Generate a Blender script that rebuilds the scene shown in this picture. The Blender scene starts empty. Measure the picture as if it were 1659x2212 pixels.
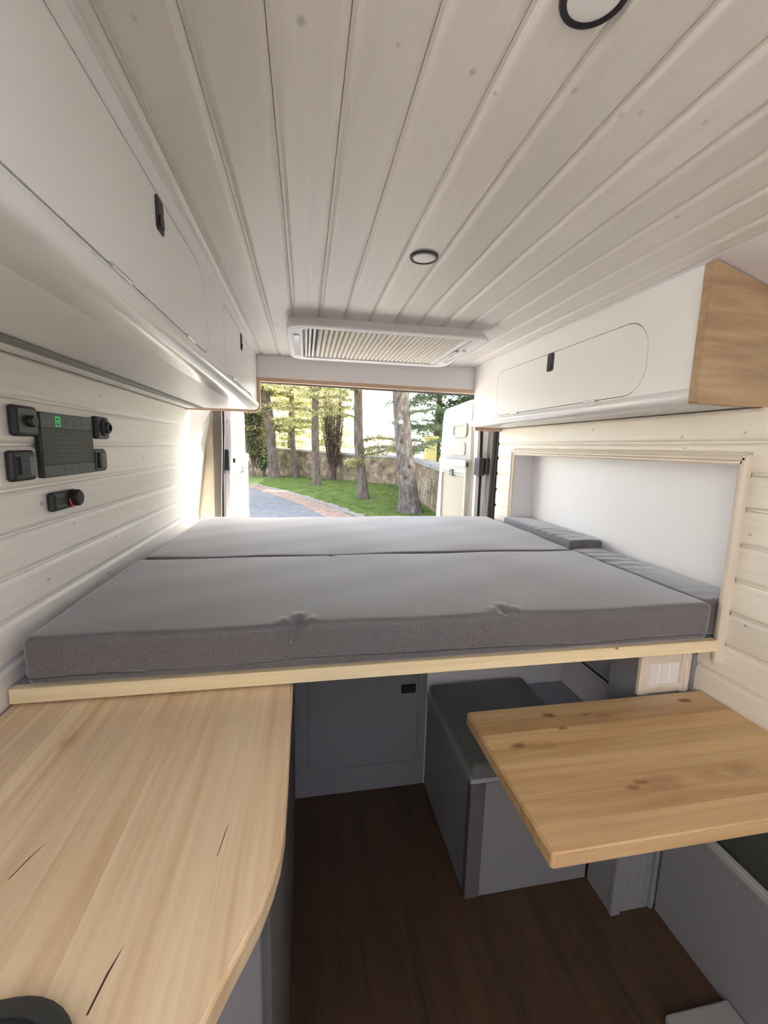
import bpy, bmesh, math, random
import numpy as np
from mathutils import Vector, Matrix
from mathutils.geometry import tessellate_polygon

random.seed(7)
rng = np.random.RandomState(7)
SC = bpy.context.scene
COL = SC.collection
PI = math.pi
ZO = 1.58            # eye height above the van floor; all coordinates below are given relative to the eye

# ------------------------------------------------------------------ camera
yaw, pit, rol = [math.radians(a) for a in (10.56921633, -8.65222382, 1.38650647)]
cy, sy, cp, sp, cr, sr = math.cos(yaw), math.sin(yaw), math.cos(pit), math.sin(pit), math.cos(rol), math.sin(rol)
Rz = Matrix(((cy, sy, 0), (-sy, cy, 0), (0, 0, 1)))
Rx = Matrix(((1, 0, 0), (0, cp, -sp), (0, sp, cp)))
Ry = Matrix(((cr, 0, -sr), (0, 1, 0), (sr, 0, cr)))
RM = Rz @ Rx @ Ry
right, fwd, up = RM.col[0], RM.col[1], RM.col[2]
cam_data = bpy.data.cameras.new('camera')
cam = bpy.data.objects.new('camera', cam_data); COL.objects.link(cam)
m = Matrix((right, up, -fwd)).transposed().to_4x4()
m.translation = Vector((0, 0, ZO))
cam.matrix_world = m
cam_data.sensor_fit = 'HORIZONTAL'; cam_data.sensor_width = 36
cam_data.lens = 36 * 921.063 / 1659
cam_data.clip_start = 0.02; cam_data.clip_end = 400
SC.camera = cam

# ------------------------------------------------------------------ world, sun, exposure
SUN_AZ, SUN_EL = math.radians(84), math.radians(35)
world = bpy.data.worlds.new('sky'); SC.world = world; world.use_nodes = True
wn, wl = world.node_tree.nodes, world.node_tree.links
wn.clear()
wo = wn.new('ShaderNodeOutputWorld'); wb = wn.new('ShaderNodeBackground'); ws = wn.new('ShaderNodeTexSky')
ws.sky_type = 'NISHITA'; ws.sun_disc = False; ws.sun_elevation = SUN_EL; ws.sun_rotation = SUN_AZ
ws.air_density = 0.7; ws.dust_density = 3.0; ws.ozone_density = 1.0
wb.inputs['Strength'].default_value = 0.56
hs = wn.new('ShaderNodeHueSaturation'); hs.inputs['Saturation'].default_value = .6
wl.new(ws.outputs[0], hs.inputs['Color']); wl.new(hs.outputs[0], wb.inputs[0]); wl.new(wb.outputs[0], wo.inputs[0])
sl = bpy.data.lights.new('sun', 'SUN'); sl.energy = 16.0; sl.angle = math.radians(0.6); sl.color = (1.0, 0.95, 0.88)
sun = bpy.data.objects.new('sun', sl); COL.objects.link(sun)
sdir = Vector((math.sin(SUN_AZ) * math.cos(SUN_EL), math.cos(SUN_AZ) * math.cos(SUN_EL), math.sin(SUN_EL)))
sun.rotation_euler = (-sdir).to_track_quat('-Z', 'Y').to_euler()
sun.location = (8, 2, 9)
SC.view_settings.view_transform = 'Standard'
SC.view_settings.look = 'None'
SC.view_settings.gamma = 1.0
SC.view_settings.use_curve_mapping = False
SC.view_settings.exposure = 1.62
SC.cycles.max_bounces = 12; SC.cycles.diffuse_bounces = 8; SC.cycles.glossy_bounces = 4
SC.cycles.use_denoising = True
SC.cycles.sample_clamp_indirect = 8.0

# ------------------------------------------------------------------ materials
def srgb(r, g, b):
    f = lambda c: c / 12.92 if c <= .04045 else ((c + .055) / 1.055) ** 2.4
    return (f(r / 255), f(g / 255), f(b / 255), 1)

def new_mat(name):
    mt = bpy.data.materials.new(name); mt.use_nodes = True
    nt = mt.node_tree
    return mt, nt.nodes, nt.links, nt.nodes['Principled BSDF']

def plain(name, col, rough=.5, metal=0., spec=.5, var=.04, vscale=6., bump=0., bscale=200., emit=None, estr=0., coat=0.):
    mt, N, L, P = new_mat(name)
    P.inputs['Roughness'].default_value = rough
    P.inputs['Metallic'].default_value = metal
    P.inputs['Specular IOR Level'].default_value = spec
    P.inputs['Coat Weight'].default_value = coat
    tc = N.new('ShaderNodeTexCoord')
    nz = N.new('ShaderNodeTexNoise'); nz.inputs['Scale'].default_value = vscale; nz.inputs['Detail'].default_value = 3
    L.new(tc.outputs['Object'], nz.inputs['Vector'])
    mx = N.new('ShaderNodeMix'); mx.data_type = 'RGBA'
    mx.inputs[6].default_value = tuple(c * (1 - var) for c in col[:3]) + (1,)
    mx.inputs[7].default_value = tuple(min(1, c * (1 + var)) for c in col[:3]) + (1,)
    L.new(nz.outputs[0], mx.inputs[0]); L.new(mx.outputs[2], P.inputs['Base Color'])
    if bump:
        n2 = N.new('ShaderNodeTexNoise'); n2.inputs['Scale'].default_value = bscale; n2.inputs['Detail'].default_value = 2
        L.new(tc.outputs['Object'], n2.inputs['Vector'])
        b = N.new('ShaderNodeBump'); b.inputs['Strength'].default_value = bump; b.inputs['Distance'].default_value = .002
        L.new(n2.outputs[0], b.inputs['Height']); L.new(b.outputs[0], P.inputs['Normal'])
    if emit:
        P.inputs['Emission Color'].default_value = emit; P.inputs['Emission Strength'].default_value = estr
    return mt

def wood(name, axis, base, dark, knot, grain=.35, knots=.75, gscale=70., along=.06, tone=.12, rough=.45, knot_scale=(7., 13.), at=(), elong=2.2, ktone=None):
    """axis = index of the direction the grain runs in"""
    mt, N, L, P = new_mat(name)
    P.inputs['Roughness'].default_value = rough
    tc = N.new('ShaderNodeTexCoord'); oi = N.new('ShaderNodeObjectInfo')
    vm = N.new('ShaderNodeVectorMath'); vm.operation = 'MULTIPLY'; vm.inputs[1].default_value = (31.7, 47.3, 19.1)
    L.new(oi.outputs['Random'], vm.inputs[0])
    va = N.new('ShaderNodeVectorMath'); va.operation = 'ADD'
    L.new(tc.outputs['Object'], va.inputs[0]); L.new(vm.outputs[0], va.inputs[1])
    def scaled(sc):
        v = N.new('ShaderNodeVectorMath'); v.operation = 'MULTIPLY'; v.inputs[1].default_value = sc
        L.new(va.outputs[0], v.inputs[0]); return v
    s = [1, 1, 1]; s[axis] = along
    gv = scaled(tuple(s))
    # slow wobble so that the grain is not ruler straight
    g1 = N.new('ShaderNodeTexNoise'); g1.inputs['Scale'].default_value = gscale; g1.inputs['Detail'].default_value = 4; g1.inputs['Distortion'].default_value = .3
    L.new(gv.outputs[0], g1.inputs['Vector'])
    g2 = N.new('ShaderNodeTexNoise'); g2.inputs['Scale'].default_value = gscale * .22; g2.inputs['Detail'].default_value = 3; g2.inputs['Distortion'].default_value = .6
    L.new(gv.outputs[0], g2.inputs['Vector'])
    mm = N.new('ShaderNodeMath'); mm.operation = 'MULTIPLY'; L.new(g1.outputs[0], mm.inputs[0]); L.new(g2.outputs[0], mm.inputs[1])
    rp = N.new('ShaderNodeMapRange'); rp.inputs[1].default_value = .14; rp.inputs[2].default_value = .42
    L.new(mm.outputs[0], rp.inputs[0])
    gm = N.new('ShaderNodeMath'); gm.operation = 'MULTIPLY'; gm.inputs[1].default_value = grain; L.new(rp.outputs[0], gm.inputs[0])
    m1 = N.new('ShaderNodeMix'); m1.data_type = 'RGBA'
    m1.inputs[6].default_value = base; m1.inputs[7].default_value = dark
    L.new(gm.outputs[0], m1.inputs[0])
    # tone per board
    tr = N.new('ShaderNodeMapRange'); tr.inputs[3].default_value = 1 - tone; tr.inputs[4].default_value = 1 + tone * .4
    L.new(oi.outputs['Random'], tr.inputs[0])
    m2 = N.new('ShaderNodeMix'); m2.data_type = 'RGBA'; m2.blend_type = 'MULTIPLY'; m2.inputs[0].default_value = 1
    L.new(m1.outputs[2], m2.inputs[6]); L.new(tr.outputs[0], m2.inputs[7])
    # knots
    ks = [knot_scale[1]] * 3; ks[axis] = knot_scale[0]
    kv = scaled(tuple(ks))
    vo = N.new('ShaderNodeTexVoronoi'); vo.feature = 'F1'; vo.inputs['Scale'].default_value = 1.0
    nd = N.new('ShaderNodeTexNoise'); nd.inputs['Scale'].default_value = 2.5
    L.new(kv.outputs[0], nd.inputs['Vector'])
    nm = N.new('ShaderNodeVectorMath'); nm.operation = 'MULTIPLY_ADD'; nm.inputs[1].default_value = (.35, .35, .35)
    L.new(nd.outputs['Color'], nm.inputs[0]); L.new(kv.outputs[0], nm.inputs[2])
    L.new(nm.outputs[0], vo.inputs['Vector'])
    kr = N.new('ShaderNodeMapRange'); kr.interpolation_type = 'SMOOTHSTEP'
    kr.inputs[1].default_value = .06; kr.inputs[2].default_value = .13; kr.inputs[3].default_value = 1; kr.inputs[4].default_value = 0
    L.new(vo.outputs['Distance'], kr.inputs[0])
    sc = N.new('ShaderNodeSeparateColor'); L.new(vo.outputs['Color'], sc.inputs[0])
    gt = N.new('ShaderNodeMapRange'); gt.inputs[1].default_value = knots; gt.inputs[2].default_value = min(.999, knots + .2); gt.inputs[4].default_value = .85
    L.new(sc.outputs[0], gt.inputs[0])
    km = N.new('ShaderNodeMath'); km.operation = 'MULTIPLY'; L.new(kr.outputs[0], km.inputs[0]); L.new(gt.outputs[0], km.inputs[1])
    m3 = N.new('ShaderNodeMix'); m3.data_type = 'RGBA'; m3.inputs[7].default_value = knot
    L.new(km.outputs[0], m3.inputs[0]); L.new(m2.outputs[2], m3.inputs[6])
    col = m3.outputs[2]
    if at:      # knots where the photograph shows them: (point, radius, strength)
        kn = N.new('ShaderNodeTexNoise'); kn.inputs['Scale'].default_value = 60
        L.new(tc.outputs['Object'], kn.inputs['Vector'])
        acc = None
        for p, rad, st in at:
            d_ = N.new('ShaderNodeVectorMath'); d_.operation = 'SUBTRACT'; d_.inputs[1].default_value = p; L.new(tc.outputs['Object'], d_.inputs[0])
            q_ = N.new('ShaderNodeVectorMath'); q_.operation = 'MULTIPLY'
            sv = [1 / rad] * 3; sv[axis] = 1 / (rad * elong); q_.inputs[1].default_value = sv; L.new(d_.outputs[0], q_.inputs[0])
            l_ = N.new('ShaderNodeVectorMath'); l_.operation = 'LENGTH'; L.new(q_.outputs[0], l_.inputs[0])
            a_ = N.new('ShaderNodeMath'); a_.operation = 'MULTIPLY_ADD'; a_.inputs[1].default_value = 1.1; L.new(kn.outputs[0], a_.inputs[0]); L.new(l_.outputs['Value'], a_.inputs[2])
            r_ = N.new('ShaderNodeMapRange'); r_.interpolation_type = 'SMOOTHSTEP'
            r_.inputs[1].default_value = .75; r_.inputs[2].default_value = 1.75; r_.inputs[3].default_value = st; r_.inputs[4].default_value = 0
            L.new(a_.outputs[0], r_.inputs[0])
            if acc is None: acc = r_.outputs[0]
            else:
                mx_ = N.new('ShaderNodeMath'); mx_.operation = 'MAXIMUM'; L.new(acc, mx_.inputs[0]); L.new(r_.outputs[0], mx_.inputs[1]); acc = mx_.outputs[0]
        m4 = N.new('ShaderNodeMix'); m4.data_type = 'RGBA'; m4.inputs[7].default_value = ktone or knot
        L.new(acc, m4.inputs[0]); L.new(col, m4.inputs[6]); col = m4.outputs[2]
    L.new(col, P.inputs['Base Color'])
    b = N.new('ShaderNodeBump'); b.inputs['Strength'].default_value = .12; b.inputs['Distance'].default_value = .001
    L.new(g1.outputs[0], b.inputs['Height']); L.new(b.outputs[0], P.inputs['Normal'])
    return mt

def fabric(name, c1, c2, scale=420., sheen=.3, spec=.15):
    mt, N, L, P = new_mat(name)
    P.inputs['Roughness'].default_value = .62; P.inputs['Specular IOR Level'].default_value = spec
    P.inputs['Sheen Weight'].default_value = sheen; P.inputs['Sheen Roughness'].default_value = .42
    tc = N.new('ShaderNodeTexCoord')
    n1 = N.new('ShaderNodeTexNoise'); n1.inputs['Scale'].default_value = scale; n1.inputs['Detail'].default_value = 2
    mp = N.new('ShaderNodeVectorMath'); mp.operation = 'MULTIPLY'; mp.inputs[1].default_value = (.45, 1, 1)
    L.new(tc.outputs['Object'], mp.inputs[0]); L.new(mp.outputs[0], n1.inputs['Vector'])
    n2 = N.new('ShaderNodeTexNoise'); n2.inputs['Scale'].default_value = 5; n2.inputs['Detail'].default_value = 3
    L.new(tc.outputs['Object'], n2.inputs['Vector'])
    r1 = N.new('ShaderNodeMapRange'); r1.inputs[1].default_value = .3; r1.inputs[2].default_value = .7
    L.new(n1.outputs[0], r1.inputs[0])
    mx = N.new('ShaderNodeMix'); mx.data_type = 'RGBA'; mx.inputs[6].default_value = c1; mx.inputs[7].default_value = c2
    L.new(r1.outputs[0], mx.inputs[0])
    m2 = N.new('ShaderNodeMix'); m2.data_type = 'RGBA'; m2.blend_type = 'MULTIPLY'; m2.inputs[0].default_value = .25
    L.new(mx.outputs[2], m2.inputs[6]); L.new(n2.outputs[0], m2.inputs[7])
    L.new(m2.outputs[2], P.inputs['Base Color'])
    b = N.new('ShaderNodeBump'); b.inputs['Strength'].default_value = .35; b.inputs['Distance'].default_value = .0015
    L.new(n1.outputs[0], b.inputs['Height']); L.new(b.outputs[0], P.inputs['Normal'])
    return mt

def mottled(name, cols, scale, rough=.9, bump=.0, bdist=.02, detail=6, stretch=(1, 1, 1)):
    mt, N, L, P = new_mat(name)
    P.inputs['Roughness'].default_value = rough; P.inputs['Specular IOR Level'].default_value = .2
    tc = N.new('ShaderNodeTexCoord')
    mp = N.new('ShaderNodeVectorMath'); mp.operation = 'MULTIPLY'; mp.inputs[1].default_value = stretch
    L.new(tc.outputs['Object'], mp.inputs[0])
    nz = N.new('ShaderNodeTexNoise'); nz.inputs['Scale'].default_value = scale; nz.inputs['Detail'].default_value = detail; nz.inputs['Roughness'].default_value = .65
    L.new(mp.outputs[0], nz.inputs['Vector'])
    cr_ = N.new('ShaderNodeValToRGB'); el = cr_.color_ramp.elements
    while len(el) < len(cols): el.new(.5)
    for i, c in enumerate(cols):
        el[i].position = .3 + .4 * i / (len(cols) - 1); el[i].color = c
    L.new(nz.outputs[0], cr_.inputs[0]); L.new(cr_.outputs[0], P.inputs['Base Color'])
    if bump:
        b = N.new('ShaderNodeBump'); b.inputs['Strength'].default_value = bump; b.inputs['Distance'].default_value = bdist
        L.new(nz.outputs[0], b.inputs['Height']); L.new(b.outputs[0], P.inputs['Normal'])
    return mt

def leafmat(name, c1, c2, trans=.5):
    mt, N, L, P = new_mat(name)
    out = N['Material Output']
    tc = N.new('ShaderNodeTexCoord')
    nz = N.new('ShaderNodeTexNoise'); nz.inputs['Scale'].default_value = 2.2; nz.inputs['Detail'].default_value = 4
    L.new(tc.outputs['Object'], nz.inputs['Vector'])
    rp = N.new('ShaderNodeMapRange'); rp.inputs[1].default_value = .35; rp.inputs[2].default_value = .65; L.new(nz.outputs[0], rp.inputs[0])
    mx = N.new('ShaderNodeMix'); mx.data_type = 'RGBA'; mx.inputs[6].default_value = c1; mx.inputs[7].default_value = c2
    L.new(rp.outputs[0], mx.inputs[0])
    L.new(mx.outputs[2], P.inputs['Base Color']); P.inputs['Roughness'].default_value = .7
    tr = N.new('ShaderNodeBsdfTranslucent'); L.new(mx.outputs[2], tr.inputs['Color'])
    ms = N.new('ShaderNodeMixShader'); ms.inputs[0].default_value = trans
    L.new(P.outputs[0], ms.inputs[1]); L.new(tr.outputs[0], ms.inputs[2]); L.new(ms.outputs[0], out.inputs['Surface'])
    return mt

WB, WD, WK = srgb(233, 229, 224), srgb(213, 206, 197), srgb(140, 124, 108)
M = {}
KC = [((x, y, 2.08), r * .9, s_ * .6) for x, y, r, s_ in ((-.199, .64, .006, .6), (-.003, .601, .007, .75), (.06, .596, .006, .9), (.117, .608, .004, .5), (.153, .613, .004, 1), (.223, .624, .006, .7), (.267, .653, .005, .8), (.373, .623, .005, .7),
      (.467, .649, .006, .7), (.492, .637, .005, .6), (.108, .941, .003, .9), (.6, .632, .005, .7), (.574, .95, .003, .9), (.783, .866, .006, .7), (.295, 1.22, .005, .5), (.043, 1.357, .005, .5), (.59, 1.099, .005, .5), (.145, 1.298, .004, .5), (.693, .941, .005, .6), (.248, 1.306, .005, .6))]
KR = [((1.235, y, z + 1.58), r * .9, s_ * .75) for y, z, r, s_ in ((1.701, .097, .006, .8), (1.239, .057, .006, .8), (1.031, .065, .006, .8), (1.223, .02, .005, .7), (1.973, .016, .006, .7), (.975, -.22, .006, .8), (.949, -.48, .005, .9), (2.645, .095, .006, .6), (2.573, -.262, .006, .7), (2.207, .085, .005, .6))]
KL = [((-.65, y, z + 1.58), r, .6) for y, z, r in ((1.472, .095, .005), (1.555, .141, .005), (1.196, -.161, .006), (1.194, -.357, .006), (1.526, -.44, .006), (1.598, -.332, .005), (1.87, -.274, .005), (1.904, -.069, .006), (2.117, .193, .005), (2.132, -.097, .006), (1.338, -.236, .004), (1.844, -.131, .005), (2.109, -.044, .006))]
M['ww_y'] = wood('whitewashed_pine_along', 1, WB, WD, WK, grain=.42, knots=.82, tone=.06, knot_scale=(2.2, 9.), rough=.38, at=KL, elong=1.5)
M['ww_ceil'] = wood('whitewashed_pine_ceiling', 1, WB, WD, WK, grain=.36, knots=.88, tone=.06, knot_scale=(2.2, 9.), rough=.38, at=KC, elong=1.5)
M['ww_right'] = wood('whitewashed_pine_right', 1, srgb(234, 227, 212), srgb(214, 203, 184), WK, grain=.42, knots=.85, tone=.06, knot_scale=(2.2, 9.), rough=.38, at=KR, elong=1.5)
M['frame_wood'] = wood('pale_frame_moulding', 1, srgb(226, 213, 195), srgb(200, 184, 162), WK, grain=.5, knots=.97, tone=.05, rough=.45)
M['frame_wood_z'] = wood('pale_frame_upright', 2, srgb(226, 213, 195), srgb(200, 184, 162), WK, grain=.5, knots=.97, tone=.05, rough=.45)
M['ww_z'] = wood('whitewashed_pine_upright', 2, WB, WD, WK, grain=.5, knots=.8, tone=.07, rough=.4)
PB, PD, PK = srgb(206, 173, 127), srgb(172, 128, 82), srgb(128, 78, 42)
KT = [((x - .84, y - .83, .03), r, s_) for x, y, r, s_ in ((.673, .999, .012, .8), (.781, .987, .008, .5), (1.13, 1.005, .011, 1), (.679, .941, .007, .9), (.526, .894, .012, .8), (.72, .732, .010, .7), (.746, .741, .010, .75), (1.018, .742, .025, .35), (.79, .733, .028, .3), (.6, .885, .02, .28), (.93, .735, .022, .25), (.56, .89, .016, .3), (.83, .975, .012, .3))]
M['pine_x'] = wood('varnished_pine_across', 0, PB, PD, PK, grain=.8, knots=.97, tone=.16, gscale=48, along=.06, rough=.33, knot_scale=(3.0, 9.), at=KT, elong=2.3, ktone=srgb(112, 62, 32))
M['pine_y'] = wood('varnished_pine_along', 1, srgb(232, 208, 172), srgb(196, 160, 118), PK, at=[((-.112, -.04, .033), .017, .5)], elong=1.7, ktone=srgb(176, 130, 86), grain=.8, knots=.97, tone=.08, gscale=75, along=.035, rough=.33, knot_scale=(1.5, 9.))
M['pine_end'] = wood('pine_end_panel', 0, srgb(186, 158, 124), srgb(142, 112, 82), PK, grain=.9, knots=.86, tone=.05, gscale=45, along=.12, rough=.5)
M['pine_trim'] = wood('pine_edge_trim', 0, srgb(205, 176, 150), srgb(176, 142, 115), PK, grain=.6, knots=.97, tone=.05, rough=.45)
M['pine_rail'] = wood('pale_pine_rail', 0, srgb(236, 217, 178), srgb(212, 184, 136), PK, grain=.6, knots=.97, tone=.04, along=.03, rough=.45, knot_scale=(1.2, 9), at=[((.58, -.8, .034), .006, 1.)], elong=1.2)
M['white'] = plain('white_laminate', srgb(234, 234, 235), .35, var=.012)
M['white_satin'] = plain('white_satin_panel', srgb(240, 240, 239), .5, var=.012)
M['white_gloss'] = plain('white_gloss_edge', srgb(229, 229, 228), .22, var=.01)
M['grey_white'] = plain('pale_grey_panel', srgb(226, 223, 226), .5, var=.015)
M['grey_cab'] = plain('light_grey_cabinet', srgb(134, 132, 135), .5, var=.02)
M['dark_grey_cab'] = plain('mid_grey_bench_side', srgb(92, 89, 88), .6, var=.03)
M['black_plastic'] = plain('black_plastic', srgb(34, 35, 37), .45, var=.05)
M['black_matt'] = plain('black_rubber', srgb(24, 24, 26), .6, var=.06)
M['dark_plastic'] = plain('charcoal_plastic', srgb(52, 54, 57), .4, var=.04)
M['screen'] = plain('dark_screen', srgb(30, 32, 33), .5, var=.08, vscale=40)
M['band'] = plain('slate_panel_band', srgb(62, 68, 74), .45, var=.03)
M['icon'] = plain('faint_icon', srgb(48, 54, 60), .4)
M['icon_light'] = plain('faint_screen_mark', srgb(62, 66, 66), .4)
M['green_led'] = plain('green_led', srgb(60, 220, 120), .4, emit=srgb(60, 240, 120), estr=.12)
M['red_led'] = plain('red_glow', srgb(200, 60, 40), .4, emit=srgb(220, 60, 40), estr=.12)
M['steel'] = plain('brushed_steel', srgb(205, 205, 203), .3, metal=1., var=.04, vscale=60)
M['strip'] = plain('grey_strip_channel', srgb(112, 112, 112), .4, var=.03)
M['lens'] = plain('frosted_lens', srgb(240, 240, 240), .35, var=.02)
M['vent_white'] = plain('white_moulded_plastic', srgb(228, 226, 226), .35, var=.01)
M['pleat'] = plain('cream_pleated_blind', srgb(238, 234, 224), .8, var=.02)
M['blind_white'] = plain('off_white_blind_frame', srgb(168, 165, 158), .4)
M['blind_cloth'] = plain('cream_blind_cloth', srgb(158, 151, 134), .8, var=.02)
M['blind'] = leafmat('translucent_blind_fabric', srgb(228, 224, 214), srgb(234, 230, 222), .12)
M['dome'] = leafmat('opal_roof_dome', srgb(150, 152, 154), srgb(160, 162, 164), .12)
M['clear'] = plain('translucent_lens', srgb(220, 218, 222), .15, var=.02)
M['mattress'] = fabric('grey_melange_fabric', srgb(82, 78, 80), srgb(124, 119, 119), 700., .72, .4)
M['cushion'] = fabric('dark_grey_fabric', srgb(92, 93, 90), srgb(122, 123, 118))
M['back_cushion'] = fabric('grey_fabric', srgb(150, 152, 160), srgb(180, 182, 190))
M['floor'] = wood('dark_brown_floor', 1, srgb(76, 56, 38), srgb(48, 34, 22), srgb(30, 20, 12), grain=.8, knots=.95, tone=.2, rough=.55)
M['bodywhite'] = plain('white_body_paint', srgb(238, 236, 230), .35, var=.01, coat=.3)
M['door_card'] = plain('cream_door_lining', srgb(166, 159, 147), .55, var=.015)
M['pillar_beige'] = plain('beige_pillar_lining', srgb(176, 164, 142), .6, var=.02, bump=.1, bscale=300)
M['seal'] = plain('grey_door_seal', srgb(96, 90, 84), .6, var=.06)
M['mat'] = plain('pale_grey_mat', srgb(150, 146, 142), .95, var=.1, vscale=150, bump=.6, bscale=300)
M['sink'] = plain('dark_enamel', srgb(50, 50, 48), .35, var=.06, vscale=30)
M['locker_top'] = fabric('shade_darkened_pad', srgb(44, 46, 40), srgb(62, 64, 56))  # pad colour darkened to hold the shade below the wall boards
M['body_out'] = plain('outer_body_shell', srgb(225, 225, 225), .4)
# outdoors
M['bark'] = mottled('grey_brown_bark', [srgb(72, 60, 52), srgb(106, 92, 82), srgb(132, 118, 104)], 9, .95, .9, .03, stretch=(1, 1, .25))
M['bark_lichen'] = mottled('lichen_grey_bark', [srgb(74, 64, 56), srgb(104, 93, 84), srgb(140, 132, 120)], 8, .95, .9, .03, stretch=(1, 1, .45))
M['twig'] = mottled('reddish_twigs', [srgb(70, 54, 48), srgb(104, 82, 74)], 5, .95)
M['leaf_yellow'] = leafmat('yellow_green_needles', srgb(136, 134, 88), srgb(196, 190, 132), .6)
M['leaf_green'] = leafmat('blue_green_needles', srgb(78, 100, 78), srgb(128, 140, 92), .45)
M['leaf_dark'] = leafmat('dark_cypress_leaves', srgb(92, 96, 70), srgb(146, 138, 96), .45)
M['leaf_pink'] = leafmat('pinkish_shrub_leaves', srgb(150, 110, 120), srgb(190, 160, 160), .5)
M['grass_ground'] = mottled('lawn_ground', [srgb(78, 94, 44), srgb(106, 122, 62), srgb(132, 138, 88)], 3.0, .95, .5, .02)
M['grass'] = leafmat('grass_blades', srgb(100, 124, 56), srgb(140, 150, 84), .4)
M['asphalt'] = mottled('grey_asphalt', [srgb(96, 96, 97), srgb(112, 112, 112), srgb(124, 124, 123)], 4, .95, .3, .006)
M['leaf_litter'] = mottled('brown_leaf_litter', [srgb(112, 92, 78), srgb(142, 120, 104), srgb(164, 146, 130)], 5, .95, .5, .02)
M['gravel'] = mottled('pale_gravel', [srgb(118, 108, 98), srgb(150, 142, 132)], 9, .95, .4, .01)
M['stone'] = mottled('weathered_stone', [srgb(92, 76, 60), srgb(142, 122, 98), srgb(186, 168, 140)], 2.2, .95, .7, .03)
M['coping'] = mottled('grey_coping_stone', [srgb(140, 134, 126), srgb(172, 166, 156)], 3, .95, .5, .02)
M['house'] = plain('pale_render_wall', srgb(236, 232, 222), .9, var=.03)
M['house_win'] = plain('window_glass_dark', srgb(176, 172, 166), .2, var=.05)
M['roof'] = plain('pale_tile_roof', srgb(190, 160, 140), .9, var=.08)
M['post_yellow'] = plain('pale_yellow_pillar', srgb(214, 196, 128), .9, var=.05)
M['dirt'] = mottled('dark_earth', [srgb(60, 46, 36), srgb(88, 72, 58)], 6, .95, .5, .02)

# ------------------------------------------------------------------ mesh helpers
class MB:
    def __init__(s): s.v = []; s.f = []
    def add(s, v, f):
        o = len(s.v); s.v += [tuple(p) for p in v]; s.f += [tuple(i + o for i in q) for q in f]; return s
    def box(s, x0, x1, y0, y1, z0, z1):
        v = [(x, y, z) for z in (z0, z1) for y in (y0, y1) for x in (x0, x1)]
        return s.add(v, [(0, 2, 3, 1), (4, 5, 7, 6), (0, 1, 5, 4), (2, 6, 7, 3), (0, 4, 6, 2), (1, 3, 7, 5)])
    def rbox(s, x0, x1, y0, y1, z0, z1, r=.004, seg=2):
        v, f = soft_box((x0, x1), (y0, y1), (z0, z1), r, seg); return s.add(v, f)
    def prism(s, poly, axis, lo, hi, holes=()):
        """poly: 2-D outline in the two other axes (x,y for Z; x,z for Y; y,z for X)"""
        def p3(p, h):
            return {'X': (h, p[0], p[1]), 'Y': (p[0], h, p[1]), 'Z': (p[0], p[1], h)}[axis]
        loops = [list(poly)] + [list(h) for h in holes]
        flat = [p for l in loops for p in l]; n = len(flat)
        v = [p3(p, lo) for p in flat] + [p3(p, hi) for p in flat]
        f = []
        if holes:
            tris = tessellate_polygon([[Vector((p[0], p[1], 0)) for p in l] for l in loops])
            for t in tris:
                f.append(tuple(t)); f.append(tuple(i + n for i in reversed(t)))
        else:
            f.append(tuple(range(n))); f.append(tuple(range(2 * n - 1, n - 1, -1)))
        o = 0
        for l in loops:
            k = len(l)
            for i in range(k):
                j = (i + 1) % k
                f.append((o + i, o + j, n + o + j, n + o + i))
            o += k
        return s.add(v, f)
    def tube(s, pts, rad, seg=8, cap=True):
        pts = [Vector(p) for p in pts]; n = len(pts)
        rad = rad if hasattr(rad, '__len__') else [rad] * n
        v = []; f = []
        ref = Vector((0.3, 0.9, 0.1))
        for i, p in enumerate(pts):
            t = (pts[min(i + 1, n - 1)] - pts[max(i - 1, 0)]).normalized()
            a = t.cross(ref)
            if a.length < 1e-3: a = t.cross(Vector((1, 0, 0)))
            a.normalize(); b = t.cross(a)
            for k in range(seg):
                an = 2 * PI * k / seg
                v.append(p + (a * math.cos(an) + b * math.sin(an)) * rad[i])
        for i in range(n - 1):
            for k in range(seg):
                k2 = (k + 1) % seg
                f.append((i * seg + k, i * seg + k2, (i + 1) * seg + k2, (i + 1) * seg + k))
        if cap:
            f.append(tuple(range(seg - 1, -1, -1))); f.append(tuple((n - 1) * seg + k for k in range(seg)))
        return s.add(v, f)
    def lathe(s, prof, c, axis='Z', seg=32):
        """prof: (radius, height) pairs"""
        v = []; f = []; n = len(prof)
        for r, h in prof:
            for k in range(seg):
                a = 2 * PI * k / seg; u, w = r * math.cos(a), r * math.sin(a)
                v.append({'Z': (c[0] + u, c[1] + w, c[2] + h), 'X': (c[0] + h, c[1] + u, c[2] + w), 'Y': (c[0] + u, c[1] + h, c[2] + w)}[axis])
        for i in range(n - 1):
            for k in range(seg):
                k2 = (k + 1) % seg
                f.append((i * seg + k, i * seg + k2, (i + 1) * seg + k2, (i + 1) * seg + k))
        f.append(tuple(range(seg))); f.append(tuple((n - 1) * seg + k for k in range(seg)))
        return s.add(v, f)

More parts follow.
